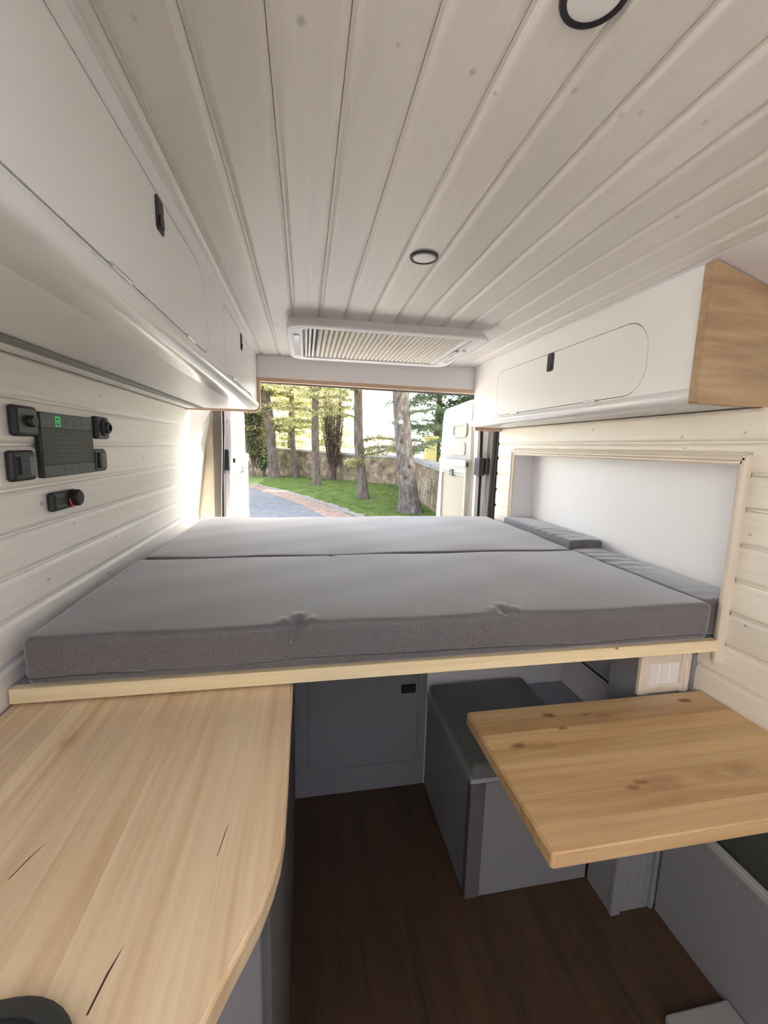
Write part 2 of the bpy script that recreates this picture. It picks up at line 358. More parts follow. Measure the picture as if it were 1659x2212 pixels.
def soft_box(xr, yr, zr, r, seg=3, cell=None, fn=None, rc=None):
    """box with rounded edges; cell=(nx,ny,nz) extra divisions of the flat parts; fn displaces points"""
    R = (xr, yr, zr); h = [(b - a) / 2 for a, b in R]; c = [(a + b) / 2 for a, b in R]
    r = min(r, min(h) * .98)
    cell = cell or (1, 1, 1)
    ax = []
    for i in range(3):
        edge = [r * (1 - math.tan(PI / 4 * (1 - k / seg))) for k in range(seg + 1)]
        a = [-h[i] + e for e in edge]
        inner = [-h[i] + r + (2 * h[i] - 2 * r) * k / cell[i] for k in range(1, cell[i])]
        ax.append(a + inner + [-q for q in reversed(a)])
    idx = {}; v = []; f = []
    def vid(p):
        k = tuple(round(q, 6) for q in p)
        if k not in idx:
            q = [max(-h[i] + r, min(h[i] - r, p[i])) for i in range(3)]
            d = Vector([p[i] - q[i] for i in range(3)])
            if d.length > 1e-9: d = d.normalized() * r
            w = [c[i] + q[i] + d[i] for i in range(3)]
            if fn: w = fn(*w)
            idx[k] = len(v); v.append(tuple(w))
        return idx[k]
    for a in range(3):
        b, d = (a + 1) % 3, (a + 2) % 3
        for sgn in (-1, 1):
            for i in range(len(ax[b]) - 1):
                for j in range(len(ax[d]) - 1):
                    q = []
                    for (ii, jj) in ((i, j), (i + 1, j), (i + 1, j + 1), (i, j + 1)):
                        p = [0, 0, 0]; p[a] = sgn * h[a]; p[b] = ax[b][ii]; p[d] = ax[d][jj]
                        q.append(vid(p))
                    if len(set(q)) == 4: f.append(tuple(q if sgn > 0 else reversed(q)))
    return v, f

def rrect(a0, a1, b0, b1, r, n=6):
    r = r if hasattr(r, '__len__') else (r,) * 4      # lower-left, lower-right, upper-right, upper-left
    out = []
    for (ca, cb, st, rr) in ((a0 + r[0], b0 + r[0], PI, r[0]), (a1 - r[1], b0 + r[1], 1.5 * PI, r[1]), (a1 - r[2], b1 - r[2], 0, r[2]), (a0 + r[3], b1 - r[3], .5 * PI, r[3])):
        for k in range(n + 1):
            t = st + PI / 2 * k / n
            out.append((ca + rr * math.cos(t), cb + rr * math.sin(t)))
    return out

def mesh(name, v, f, mt, smooth=False):
    me = bpy.data.meshes.new(name)
    me.from_pydata([tuple(p) for p in v], [], [tuple(q) for q in f]); me.update()
    bm = bmesh.new(); bm.from_mesh(me)
    if len(bm.faces) < 60000: bmesh.ops.recalc_face_normals(bm, faces=bm.faces)
    bm.to_mesh(me); bm.free()
    if mt: me.materials.append(mt)
    if smooth:
        me.polygons.foreach_set('use_smooth', [True] * len(me.polygons))
        try: me.set_sharp_from_angle(angle=math.radians(40))
        except Exception: pass
    return me

def tag(o, label=None, cat=None, group=None, kind=None):
    if label: o['label'] = label
    if cat: o['category'] = cat
    if group: o['group'] = group
    if kind: o['kind'] = kind
    return o

def rootloc(p):
    l = Vector((0, 0, 0))
    while p is not None:
        l += p.location; p = p.parent
    return l

def obj(name, mb, mt, parent=None, smooth=False, origin=None, **k):
    off = rootloc(parent) if parent else Vector(origin) + Vector((0, 0, ZO)) if origin else Vector((0, 0, 0))
    v = [(p[0] - off.x, p[1] - off.y, p[2] + ZO - off.z) for p in mb.v]
    o = bpy.data.objects.new(name, mesh(name, v, mb.f, mt, smooth)); COL.objects.link(o)
    if parent: o.parent = parent
    elif origin: o.location = off
    return tag(o, **k)

def thing(name, loc, label=None, cat=None, group=None, kind=None):
    o = bpy.data.objects.new(name, None); o.empty_display_size = .05; COL.objects.link(o)
    o.location = (loc[0], loc[1], loc[2] + ZO)
    return tag(o, label, cat, group, kind)

def inst(name, src, parent, dloc):
    """one more piece sharing src's mesh, moved by dloc"""
    o = src.copy(); o.name = name; COL.objects.link(o); o.parent = parent
    o.location = Vector(src.location) + Vector(dloc); return o

XL, XR = -.65, 1.235          # wall boards' inner faces
YF, YB = -2.2, 2.62           # cab bulkhead, rear frame
ZC, ZF = .5, -1.58            # ceiling, floor

# ------------------------------------------------------------------ setting: floor, ceiling, walls
obj('floor', MB().box(-.75, 1.6, YF - .1, 2.78, ZF - .06, ZF), M['floor'], kind='structure')

def board_prof(w, t=.012, d=.0045):
    """cross-section (u across, v out of the face); face at v=0, joint recessed on the first edge"""
    d = .0065
    return [(0, -d), (.006, -d), (.0085, -d * .6), (.0125, -d * .16), (.017, 0), (w - .013, 0), (w - .0085, -d * .16), (w - .003, -d * .72), (w - .001, -d), (w - .0008, -t), (0, -t)]

# unseen roof opening just behind the photographer, added to bring in daylight from above
HX0, HX1, HY0, HY1 = -.145, .7572, -1.30, -.16
ceil = obj('ceiling', MB().prism([(-.75, YF - .1), (1.6, YF - .1), (1.6, 2.78), (-.75, 2.78)], 'Z', ZC + .013, ZC + .08, holes=[[(HX0, HY0), (HX1, HY0), (HX1, HY1), (HX0, HY1)], [(-.0441, 1.84), (.7576, 1.84), (.7576, 2.36), (-.0441, 2.36)]]), M['body_out'], kind='structure')
P0 = [(u, v) for u, v in board_prof(.1003)]
for k in range(14):
    x0 = -.345 + .1003 * k
    if k == 13: P0 = [(u, v) for u, v in board_prof(.072)]
    sp_ = [(YF, 2.6)]
    if HX0 - .01 < x0 < HX1 - .01: sp_ = [(HY1, 2.6), (YF, HY0)]
    if -.05 < x0 < HX1 - .01: sp_ = [(HY1, 1.84), (2.36, 2.6), (YF, HY0)]
    for ya, yb in sp_:
        obj('ceiling_board', MB().prism([(x0 + u, ZC - v) for u, v in P0], 'Y', ya, yb), M['ww_ceil'], ceil)
# side cove, right of the boards
obj('trim_1', MB().prism([(1.03, .5), (1.3, .415), (1.3, .43), (1.03, .513)], 'Y', YF, 2.6), M['grey_white'], kind='structure')

# left wall
wl_ = obj('wall_left', MB().box(XL - .11, XL - .0125, YF - .1, 2.78, ZF, ZC + .013), M['body_out'], kind='structure')
zg = [.191, .09, -.018, -.12, -.219, -.313, -.4075, -.505, -.605, -.705]
for a, b in zip(zg[:-1], zg[1:]):
    w = a - b
    # boards of the left wall: recessed joint on the lower edge of each
    pts = [(XL + v, b + u) for u, v in board_prof(w)]
    mb = MB().prism(pts, 'Y', YF, YB)
    mb.v = [(p[0], 2.60 + .15 * (p[2] + .41) if p[1] > 1 else p[1], p[2]) for p in mb.v]     # the rear ends follow the leaning pillar
    obj('wall_board', mb, M['ww_y'], wl_)
# right wall with the recess by the bed
RY0, RY1, RZ0, RZ1, RX = 1.03, 2.40, -.64, -.02, 1.37
mb = MB()
mb.box(XR + .0125, XR + .25, YF - .1, RY0, -.80, .1325)
mb.box(XR + .0125, XR + .25, RY1, 2.78, -1.58, .1325)
mb.box(XR + .0125, XR + .25, RY0, RY1, RZ1, .1325)
mb.box(1.305, XR + .25, YF - .1, 2.78, .1325, ZC + .013)
mb.box(XR + .0125, XR + .25, RY0, RY1, -1.58, RZ0)
mb.box(RX + .012, XR + .25, RY0, RY1, RZ0, RZ1)
mb.box(XR + .24, XR + .36, YF - .1, 2.78, -1.58, ZC + .013)
wr_ = obj('wall_right', mb, M['body_out'], kind='structure')
zr = [.134, .035, -.0555, -.155, -.259, -.364, -.465, -.566, -.667, -.80]
for i, (a, b) in enumerate(zip(zr[:-1], zr[1:])):
    pts = [(XR - v, b + u) for u, v in board_prof(a - b)]
    spans = [(YF, YB)] if i == 0 else [(YF, 1.0 if b > -.60 else 1.078), (2.405, YB)]
    if i == 1:
        obj('wall_board', MB().prism([(XR - v, .0 + u) for u, v in board_prof(.035)], 'Y', 1.0, 2.405), M['ww_right'], wr_)
    for y0, y1 in spans:
        obj('wall_board', MB().prism(pts, 'Y', y0, y1), M['ww_right'], wr_)
# recess lining and moulded frame
lin = MB().box(RX, RX + .012, RY0, RY1, RZ0, RZ1)
obj('recess_back_panel', lin, M['white_satin'], wr_)
obj('recess_back_strip', MB().box(RX - .006, RX, RY1 - .075, RY1 - .0005, RZ0, RZ1), M['white_satin'], wr_)
obj('recess_reveal', MB().box(XR - .002, RX, RY1 - .002, RY1 + .010, RZ0, RZ1).box(XR - .002, RX, RY0 - .010, RY0 + .002, RZ0, RZ1)
    .box(XR - .002, RX, RY0, RY1, RZ1 - .002, RZ1 + .01), M['grey_white'], wr_)
fr = thing('trim_2', (XR, 1.7, -.3), kind='structure')
prof = [(0, 0), (.0, .014), (.008, .020), (.014, .020), (.018, .013), (.024, .013), (.030, .009), (.030, 0)]   # across, out
def frame_piece(name, a, b, mt):
    obj(name, a, mt, fr)
obj('frame_rail', MB().prism([(XR - v, .002 - u) for u, v in prof], 'Y', 1.0005, 2.4095), M['frame_wood'], fr)
mb = MB(); pz0, pz1 = -.62, .0
mb.prism([(XR - v, .998 + u) for u, v in prof], 'Z', pz0, pz1)
obj('frame_jamb', mb, M['frame_wood_z'], fr)
mb = MB(); mb.prism([(XR - v, 2.412 - u) for u, v in prof], 'Z', -.48, pz1)
obj('frame_jamb', mb, M['frame_wood_z'], fr)

# front bulkhead, with an unseen windscreen opening added far behind the photographer for daylight
mb = MB()
mb.prism([(-.76, ZF), (1.6, ZF), (1.6, ZC + .02), (-.76, ZC + .02)], 'Y', YF - .1, YF, holes=[rrect(-.50, 1.09, -.10, .36, .08, 3)])
obj('wall_front', mb, M['grey_white'], kind='structure')

# rear: header board with wooden edge, body frame, pillars
hb = [(-.66, .515), (-.66, .186)] + [(-.285 + .030 * math.sin(t), .214 - .030 * math.cos(t)) for t in [k * PI / 10 for k in range(6)]] + \
     [(-.255, .3585), (1.062, .3485), (1.062, .120), (1.245, .120), (1.245, .515)]
wr2 = obj('wall_rear', MB().prism(hb, 'Y', 2.602, 2.615), M['grey_white'], kind='structure')
edge = hb[1:-1]
def offset(poly, d):
    out = []
    for i, p in enumerate(poly):
        a = Vector(poly[max(i - 1, 0)]); b = Vector(poly[min(i + 1, len(poly) - 1)]); c = Vector(p)
        t1 = (c - a).normalized() if i else (b - c).normalized()
        t2 = (b - c).normalized() if i < len(poly) - 1 else t1
        n1 = Vector((t1.y, -t1.x)); n2 = Vector((t2.y, -t2.x)); n = (n1 + n2).normalized()
        out.append(tuple(c + n * d / max(.5, n.dot(n1))))
    return out
e_out, e_in = offset(edge, .004), offset(edge, -.017)
obj('header_edging', MB().prism(e_out + e_in[::-1], 'Y', 2.596, 2.622), M['pine_trim'], wr2)
# body opening frame behind the header
mb = MB()
mb.prism([(-.76, .53), (-.76, .40), (-.30, .374), (1.15, .356), (1.35, .34), (1.6, .34), (1.6, .53)], 'Y', 2.62, 2.76)
obj('opening_header', mb, M['bodywhite'], wr2)
obj('opening_seal', MB().prism([(-.50, .374), (1.22, .352), (1.22, .343), (-.50, .365)], 'Y', 2.735, 2.752), M['seal'], wr2)
obj('opening_sill', MB().box(-.75, 1.5, 2.62, 2.78, ZF, -.60), M['bodywhite'], wr2)
# left pillar
pl = thing('trim_3', (-.6, 2.68, -1.58), kind='structure')
v = [(-.652, 2.570, -.62), (-.652, 2.601, -.41), (-.652, 2.662, .0), (-.652, 2.692, .20), (-.645, 2.742, -.62), (-.640, 2.742, -.41), (-.585, 2.742, .0), (-.545, 2.742, .20)]
v2 = [(-.74, p[1], p[2]) for p in v]
obj('pillar_return', MB().add(v + v2, [(0, 1, 5, 4), (1, 2, 6, 5), (2, 3, 7, 6), (0, 8, 9, 1), (1, 9, 10, 2), (2, 10, 11, 3), (4, 5, 13, 12), (5, 6, 14, 13), (6, 7, 15, 14), (3, 11, 15, 7)]), M['bodywhite'], pl)
obj('pillar_panel', MB().prism([(-.66, -.62), (-.535, -.62), (-.543, -.2), (-.548, .21), (-.56, .21), (-.60, .0), (-.655, -.41)], 'Y', 2.744, 2.765), M['pillar_beige'], pl)
obj('pillar_seal', MB().prism([(-.548, -.62), (-.512, -.62), (-.503, -.3), (-.490, .0), (-.486, .33), (-.538, .33), (-.540, .0)], 'Y', 2.725, 2.765), M['seal'], pl)
obj('pillar_gasket', MB().prism([(-.512, -.62), (-.497, -.62), (-.490, -.2), (-.476, .1), (-.474, .34), (-.486, .34), (-.489, .0), (-.503, -.3)], 'Y', 2.74, 2.79), M['black_matt'], pl)
def screws(parent, pts, ax='X', r=.004):
    for p in pts:
        mb = MB().lathe([(r, -.002), (r, .0012), (r * .5, .0022)], p, ax, 10)
        obj('screw', mb, M['steel'], parent)
screws(pl, [(-.645 + .011 * t, 2.69, -.38 + .11 * t) for t in range(5)])
# right pillar
pr = thing('trim_4', (1.2, 2.7, -1.58), kind='structure')
obj('pillar_seal', MB().prism([(1.222, -.64), (1.245, -.64), (1.247, -.3), (1.262, .16), (1.262, .34), (1.238, .34), (1.238, .16), (1.224, -.3)], 'Y', 2.63, 2.70), M['black_matt'], pr)
obj('pillar_post', MB().prism([(1.20, -.62), (1.224, -.62), (1.228, -.2), (1.240, .34), (1.218, .34), (1.206, -.2)], 'Y', 2.66, 2.74), M['seal'], pr)
obj('pillar_side', MB().box(1.262, 1.45, 2.62, 2.78, -1.58, .36), M['body_out'], pr)
for k in range(6):
    obj('clip', MB().rbox(1.248 + .002 * k, 1.258 + .002 * k, 2.622, 2.632, -.40 + .10 * k, -.388 + .10 * k, .002), M['black_plastic'], pr)

# rear doors, standing open at right angles
def loft(rows):
    """rows: list of (z, [(x,y)...]) closed sections joined upward"""
    mb = MB(); n = len(rows[0][1]); v = []; f = []
    for z, pts in rows: v += [(x, y, z) for x, y in pts]
    for i in range(len(rows) - 1):
        for k in range(n):
            k2 = (k + 1) % n
            f.append((i * n + k, i * n + k2, (i + 1) * n + k2, (i + 1) * n + k))
    f.append(tuple(range(n))[::-1]); f.append(tuple((len(rows) - 1) * n + k for k in range(n)))
    return mb.add(v, f)

# right door: face towards -X. y0 hinge side, y1 free side
d2 = thing('door_2', (1.17, 2.78, -1.2), kind='structure')
def rd(z, y0, y1, x0, x1=1.21, ch=.035):
    return (z, [(x1, y0), (x0 + ch, y0 - .0), (x0, y0 + ch), (x0, y1 - .02), (x0 + .015, y1), (x1, y1)])
rows = [rd(-1.2, 2.80, 3.60, 1.135), rd(-.60, 2.80, 3.60, 1.135), rd(-.20, 2.81, 3.56, 1.137), rd(.10, 2.83, 3.54, 1.140), rd(.20, 2.84, 3.535, 1.143), rd(.29, 2.845, 3.525, 1.146), rd(.322, 2.86, 3.48, 1.150), rd(.345, 2.88, 2.99, 1.158)]
obj('door_shell', loft(rows), M['door_card'], d2, smooth=True)
# outer painted edge of the door, next to the hinge
obj('door_edge', MB().prism([(2.765, -1.2), (2.80, -1.2), (2.80, -.2), (2.83, .10), (2.845, .25), (2.865, .33), (2.80, .325), (2.765, .1)], 'X', 1.150, 1.225), M['bodywhite'], d2)
# pocket
pk = rrect(2.93, 3.22, .085, .185, .035, 5)
pk_in = rrect(2.945, 3.205, .10, .17, .025, 5)
obj('pocket_rim', MB().prism(pk, 'X', 1.128, 1.145, holes=[pk_in]), M['door_card'], d2, smooth=True)
obj('pocket_back', MB().prism(pk_in, 'X', 1.1375, 1.145), M['pillar_beige'], d2)
obj('grab_recess', MB().prism(rrect(2.95, 3.26, -.045, .045, .03, 5), 'X', 1.131, 1.145), M['door_card'], d2, smooth=True)
bl = obj('blind_frame', MB().prism(rrect(2.845, 3.42, -1.0, -.075, .02, 4), 'X', 1.108, 1.14, holes=[rrect(2.885, 3.38, -.96, -.175, .012, 4)])
         .rbox(1.098, 1.135, 2.845, 3.42, -.135, -.075, .012, 3), M['blind_white'], d2, smooth=True)
obj('blind_fabric', MB().prism([(3.38, -.96), (3.38, -.19), (2.885, -.19), (2.885, -.96)], 'X', 1.124, 1.137), M['blind_cloth'], bl)
obj('blind_bar', MB().rbox(1.105, 1.126, 2.885, 3.38, -.16, -.148, .003).rbox(1.105, 1.126, 2.885, 3.38, -.19, -.178, .003), M['steel'], bl)
obj('blind_catch', MB().rbox(1.094, 1.112, 3.10, 3.17, -.205, -.15, .006).rbox(1.088, 1.104, 3.12, 3.15, -.172, -.16, .004), M['strip'], bl)
obj('hinge', MB().rbox(1.142, 1.185, 2.70, 2.79, -.175, -.055, .008, 2).rbox(1.185, 1.225, 2.68, 2.76, -.165, -.06, .006, 2), M['black_plastic'], d2)
obj('door_gasket', MB().prism([(1.176, -1.2), (1.190, -1.2), (1.188, -.2), (1.180, .15), (1.176, .34), (1.162, .34), (1.164, .15), (1.174, -.2)], 'Y', 2.755, 2.775), M['black_matt'], d2)
obj('hinge_rod', MB().tube([(1.205, 2.715, -.64), (1.203, 2.715, -.1), (1.192, 2.715, -.02)], .006, 8), M['steel'], d2)

# left door: face towards +X
d1 = thing('door_1', (-.5, 2.78, -1.2), kind='structure')
def ld(z, y0, y1, x1, x0=-.56, ch=.03):
    return (z, [(x0, y0), (x1 - ch, y0), (x1, y0 + ch), (x1, y1 - .02), (x1 - .015, y1), (x0, y1)])
rows = [ld(-1.2, 2.82, 3.62, -.470), ld(-.60, 2.82, 3.62, -.470), ld(-.20, 2.83, 3.60, -.470), ld(.10, 2.85, 3.58, -.468), ld(.22, 2.86, 3.56, -.466), ld(.30, 2.88, 3.35, -.468), ld(.335, 2.9, 3.1, -.475)]
obj('door_shell', loft(rows), M['door_card'], d1, smooth=True)
obj('door_edge', MB().prism([(-.505, -1.2), (-.462, -1.2), (-.462, -.2), (-.450, -.06), (-.445, .33), (-.492, .33), (-.488, -.06), (-.490, -.2)], 'Y', 2.80, 2.84), M['grey_white'], d1)
obj('pocket_rim', MB().prism(rrect(3.0, 3.3, .09, .185, .03, 5), 'X', -.470, -.460, holes=[rrect(3.015, 3.285, .105, .17, .02, 5)]), M['door_card'], d1)
obj('pocket_back', MB().prism(rrect(3.015, 3.285, .105, .17, .02, 5), 'X', -.470, -.4665), M['pillar_beige'], d1)
b1 = obj('blind_frame', MB().prism(rrect(2.90, 3.50, -1.0, -.075, .02, 4), 'X', -.472, -.442, holes=[rrect(2.94, 3.46, -.96, -.175, .012, 4)])
         .rbox(-.470, -.432, 2.90, 3.50, -.135, -.075, .012, 3), M['blind_white'], d1, smooth=True)
obj('blind_fabric', MB().prism([(3.46, -.96), (3.46, -.19), (2.94, -.19), (2.94, -.96)], 'X', -.470, -.456), M['blind_cloth'], b1)
obj('blind_bar', MB().rbox(-.458, -.438, 2.94, 3.46, -.16, -.148, .003).rbox(-.458, -.438, 2.94, 3.46, -.19, -.178, .003), M['steel'], b1)
obj('blind_catch', MB().rbox(-.444, -.426, 3.16, 3.23, -.205, -.15, .006), M['strip'], b1)
obj('hinge', MB().rbox(-.515, -.455, 2.755, 2.81, -.165, -.035, .006, 2), M['black_plastic'], d1)
screws(d1, [(-.468, 2.799, .135)], 'Y', .006)

# ------------------------------------------------------------------ left overhead cabinet
def door_poly(y0, y1, z0, z1, r): return rrect(y0, y1, z0, z1, r, 10)
lc = thing('overhead_cabinet', (-.46, 1.0, .19), 'long white overhead cabinet with flush rounded doors along the boarded left wall', 'cabinet')
D1 = (.10, 1.345, .2445, .4595, (.05, .055, .13, .05)); D2 = (1.60, 2.42, .2445, .470, (.07, .03, .03, .03))
def shrink(d, g): return (d[0] + g, d[1] - g, d[2] + g, d[3] - g, tuple(r - g for r in d[4]))
XF = -.270
obj('front_panel', MB().prism([(YF, .236), (2.594, .236), (2.594, .4985), (YF, .4985)], 'X', XF - .015, XF, holes=[door_poly(*D1), door_poly(*D2)]), M['white'], lc)
obj('carcass_end', MB().box(XL, XF - .015, 2.58, 2.594, .2055, .48), M['white'], lc)
obj('gap_shade_sheet', MB().box(XF - .05, XF - .045, YF, 2.575, .21, .48), M['black_matt'], lc)  # black sheet close behind the doors, paints the shade in their gaps
obj('underside', MB().box(XL, -.325, YF, 2.594, .1935, .205), M['white'], lc)
prf = [(-.2712, .240), (-.2640, .2375), (-.2595, .229), (-.2585, .219), (-.2615, .207), (-.2695, .1980), (-.282, .1935), (-.300, .1920), (-.335, .1925), (-.340, .198), (-.335, .206), (-.285, .21), (-.2855, .240)]
obj('edge_profile', MB().prism(prf, 'Y', YF, 2.594), M['white_gloss'], lc, smooth=True)
obj('top_cover_strip', MB().box(-.292, -.262, YF, 2.594, .4985, .5), M['white'], lc)
for D, ly, lz in ((D1, .945, (.392, .452)), (D2, 2.008, (.398, .466))):
    d = obj('cabinet_door', MB().prism(door_poly(*shrink(D, .0034)), 'X', XF - .015, XF), M['white'], lc)
    lt = rrect(ly - .021, ly + .021, lz[0], lz[1], .008, 4)
    obj('latch', MB().prism(lt, 'X', XF - .004, XF + .0025).prism(rrect(ly - .012, ly + .012, lz[0] + .008, lz[0] + .028, .005, 4), 'X', XF, XF + .006)
        .prism(rrect(ly - .014, ly + .014, lz[0] + .032, lz[1] - .006, .004, 4), 'X', XF, XF + .0035), M['black_plastic'], d)
    for hy in ((.74, 1.14) if D is D1 else (1.78, 2.28)):
        obj('hinge', MB().tube([(XF + .002, hy - .035, .2455), (XF + .002, hy + .035, .2455)], .0042, 8), M['steel'], d)
# light channel under it
obj('light_strip', MB().rbox(-.590, -.555, YF + .02, 2.56, .1865, .1935, .002), M['strip'],
    label='thin grey light channel running under the overhead cabinet beside the boarded left wall', cat='light strip')
obj('trim_5', MB().box(XL, -.592, YF, 2.594, .189, .1934), M['white'], kind='structure')

# ------------------------------------------------------------------ right overhead cabinet
XRf = 1.040
rc = thing('overhead_cabinet', (1.14, 1.8, .135), 'short white overhead cabinet with one rounded door and a pine end panel', 'cabinet')
DR = (1.205, 2.27, .184, .417, (.09, .05, .05, .10))
obj('front_panel', MB().prism([(1.026, .176), (2.594, .176), (2.594, .499), (1.026, .499)], 'X', XRf, XRf + .015, holes=[door_poly(*DR)]), M['white_satin'], rc)
obj('carcass_end', MB().box(XRf + .015, XR - .001, 2.58, 2.594, .148, .45), M['white'], rc)
obj('carcass_end', MB().box(XRf + .02, XR - .001, 1.03, 1.04, .148, .42), M['white'], rc)
obj('gap_shade_sheet', MB().box(XRf + .045, XRf + .05, 1.045, 2.575, .15, .42), M['black_matt'], rc)  # black sheet again, gives the door gap its dark shade
obj('underside', MB().box(1.09, 1.30, 1.026, 2.594, .1375, .146), M['white'], rc)
prf = [(1.0412, .180), (1.034, .1775), (1.0295, .170), (1.0285, .160), (1.0315, .149), (1.0395, .141), (1.052, .137), (1.07, .1362), (1.10, .1365), (1.105, .142), (1.10, .150), (1.056, .153), (1.0555, .180)]
obj('edge_profile', MB().prism(prf, 'Y', 1.026, 2.594), M['white_gloss'], rc, smooth=True)
d = obj('cabinet_door', MB().prism(door_poly(*shrink(DR, .0030)), 'X', XRf, XRf + .015), M['white_satin'], rc)
lt = rrect(1.727, 1.775, .340, .414, .009, 4)
obj('latch', MB().prism(lt, 'X', XRf - .0025, XRf + .004).prism(rrect(1.738, 1.764, .348, .368, .005, 4), 'X', XRf - .006, XRf).prism(rrect(1.736, 1.766, .376, .406, .004, 4), 'X', XRf - .0035, XRf), M['black_plastic'], d)
for hy in (1.46, 2.05):
    obj('hinge', MB().tube([(XRf - .002, hy - .035, .185), (XRf - .002, hy + .035, .185)], .0042, 8), M['steel'], d)
ep = [(1.026, .142), (1.032, .136), (1.30, .1335), (1.30, .410), (1.20, .444), (1.06, .486), (1.040, .4905), (1.026, .4905)]
obj('end_panel', MB().prism(ep, 'Y', 1.000, 1.026), M['pine_end'], rc, label='pine end panel with brown grain')

# ------------------------------------------------------------------ roof light over the bed
sr_ = thing('roof_light', (.355, 2.09, .45), 'white framed roof skylight with a closed pleated blind, over the bed', 'skylight')
zb = .4555
def ring_loft(outlines):
    mb = MB(); n = len(outlines[0][1]); v = []; f = []
    for z, pts in outlines: v += [(x, y, z) for x, y in pts]
    for i in range(len(outlines) - 1):
        for k in range(n):
            k2 = (k + 1) % n; f.append((i * n + k, i * n + k2, (i + 1) * n + k2, (i + 1) * n + k))
    return mb.add(v, f)
R_ = lambda x0, x1, y0, y1, r: rrect(x0, x1, y0, y1, r, 8)
mb = ring_loft([(.4998, R_(-.066, .766, 1.80, 2.410, .06)), (.470, R_(-.072, .776, 1.768, 2.418, .065)), (.459, R_(-.072, .778, 1.757, 2.424, .068)), (.4535, R_(-.066, .772, 1.757, 2.42, .066)),
                (.4525, R_(-.058, .762, 1.764, 2.412, .06)), (.4560, R_(-.052, .756, 1.772, 2.406, .055)), (.4555, R_(-.01, .715, 1.80, 2.372, .035)), (.461, R_(-.008, .713, 1.802, 2.370, .034)), (.487, R_(-.004, .709, 1.806, 2.366, .032))])
obj('frame', mb, M['vent_white'], sr_, smooth=True)
obj('dome', MB().rbox(-.03, .73, 1.80, 2.40, .585, .60, .006, 2), M['dome'], sr_)
obj('shaft', MB().prism(R_(-.004, .709, 1.82, 2.366, .03), 'Z', .487, .585, holes=[R_(.0, .705, 1.824, 2.362, .028)]), M['vent_white'], sr_)
np_ = 28; x0b, wb_ = .055, (.672 - .055) / 28
z1, z0 = .482, .458
pq = [(x0b, z1), (x0b + wb_ * .22, z0 + .002), (x0b + wb_ * .36, z0), (x0b + wb_ * .64, z0), (x0b + wb_ * .78, z0 + .002), (x0b + wb_, z1)]
pm = MB().prism(pq, 'Y', 1.815, 2.352)
p0 = obj('blind_pleat', pm, M['blind'], sr_)
for k in range(1, np_): inst('blind_pleat', p0, sr_, (wb_ * k, 0, 0))
for xx in (.002, .018, .036): obj('blind_bar', MB().rbox(xx, xx + .010, 1.81, 2.358, .458, .474, .003), M['vent_white'], sr_)
obj('blind_bar', MB().rbox(.674, .70, 1.81, 2.358, .458, .474, .004), M['vent_white'], sr_)
obj('lamp_lens', MB().rbox(-.048, -.020, 1.90, 2.30, .4505, .458, .006, 3), M['clear'], sr_, smooth=True)
obj('catch', MB().rbox(.72, .742, 1.98, 2.26, .447, .458, .005, 3).rbox(.70, .722, 2.02, 2.12, .452, .458, .003), M['clear'], sr_, smooth=True)

# ------------------------------------------------------------------ ceiling spotlights
def spot(x, y, label):
    t = thing('ceiling_spotlight', (x, y, ZC), label, 'light', 'ceiling spotlights')
    obj('ring', MB().lathe([(.038, 0), (.038, -.003), (.0365, -.006), (.032, -.0065), (.0295, -.005), (.0295, -.001)], (x, y, ZC), 'Z', 40), M['black_plastic'], t, smooth=True)
    obj('diffuser', MB().lathe([(.0297, -.0005), (.0297, -.0045), (.026, -.0058), (.015, -.0066), (.003, -.0068)], (x, y, ZC), 'Z', 40), M['lens'], t, smooth=True)
spot(.311, 1.178, 'small round black-rimmed spotlight in the ceiling, nearer the roof skylight')
spot(.316, .500, 'large-looking black-rimmed spotlight cut off by the top of the photo')

# ------------------------------------------------------------------ switches on the left wall
def plate(name, y0, y1, z0, z1, t, label, cat, mt='black_plastic', group=None, r=.008):
    o = thing(name, (XL, (y0 + y1) / 2, z0), label, cat, group)
    obj('housing', MB().rbox(XL, XL + t, y0, y1, z0, z1, r, 3), M[mt], o, smooth=True)
    return o
sw = plate('dimmer_switch', 1.097, 1.183, .005, .075, .017, 'square black dimmer with a small round knob, above the rocker switch nearest the camera', 'switch', group='wall switches')
obj('face_plate', MB().rbox(XL + .016, XL + .0195, 1.106, 1.176, .012, .069, .003, 2), M['dark_plastic'], sw)
obj('knob', MB().lathe([(.0135, .019), (.0135, .030), (.0115, .033), (.003, .0335)], (XL, 1.144, .040), 'X', 24), M['black_plastic'], sw, smooth=True)
sw = plate('rocker_switch', 1.074, 1.160, -.097, -.027, .017, 'square black rocker switch with a tilted rocker, below the dimmer knob', 'switch', group='wall switches')
obj('face_plate', MB().rbox(XL + .016, XL + .019, 1.082, 1.153, -.090, -.034, .003, 2), M['black_plastic'], sw)
obj('rocker', MB().prism([(XL + .017, 1.100), (XL + .034, 1.106), (XL + .031, 1.122), (XL + .024, 1.150), (XL + .017, 1.152)], 'Z', -.083, -.041), M['dark_plastic'], sw)
sw = plate('rotary_switch', 1.480, 1.566, .004, .074, .017, 'square black switch with a protruding ringed knob, above the flat push switch', 'switch', group='wall switches')
obj('face_plate', MB().rbox(XL + .016, XL + .019, 1.487, 1.559, .010, .068, .003, 2), M['dark_plastic'], sw)
obj('knob', MB().lathe([(.028, .017), (.028, .022), (.024, .026), (.020, .027), (.018, .034), (.0165, .036), (.012, .0365), (.011, .034), (.004, .034)], (XL, 1.524, .040), 'X', 28), M['black_plastic'], sw, smooth=True)
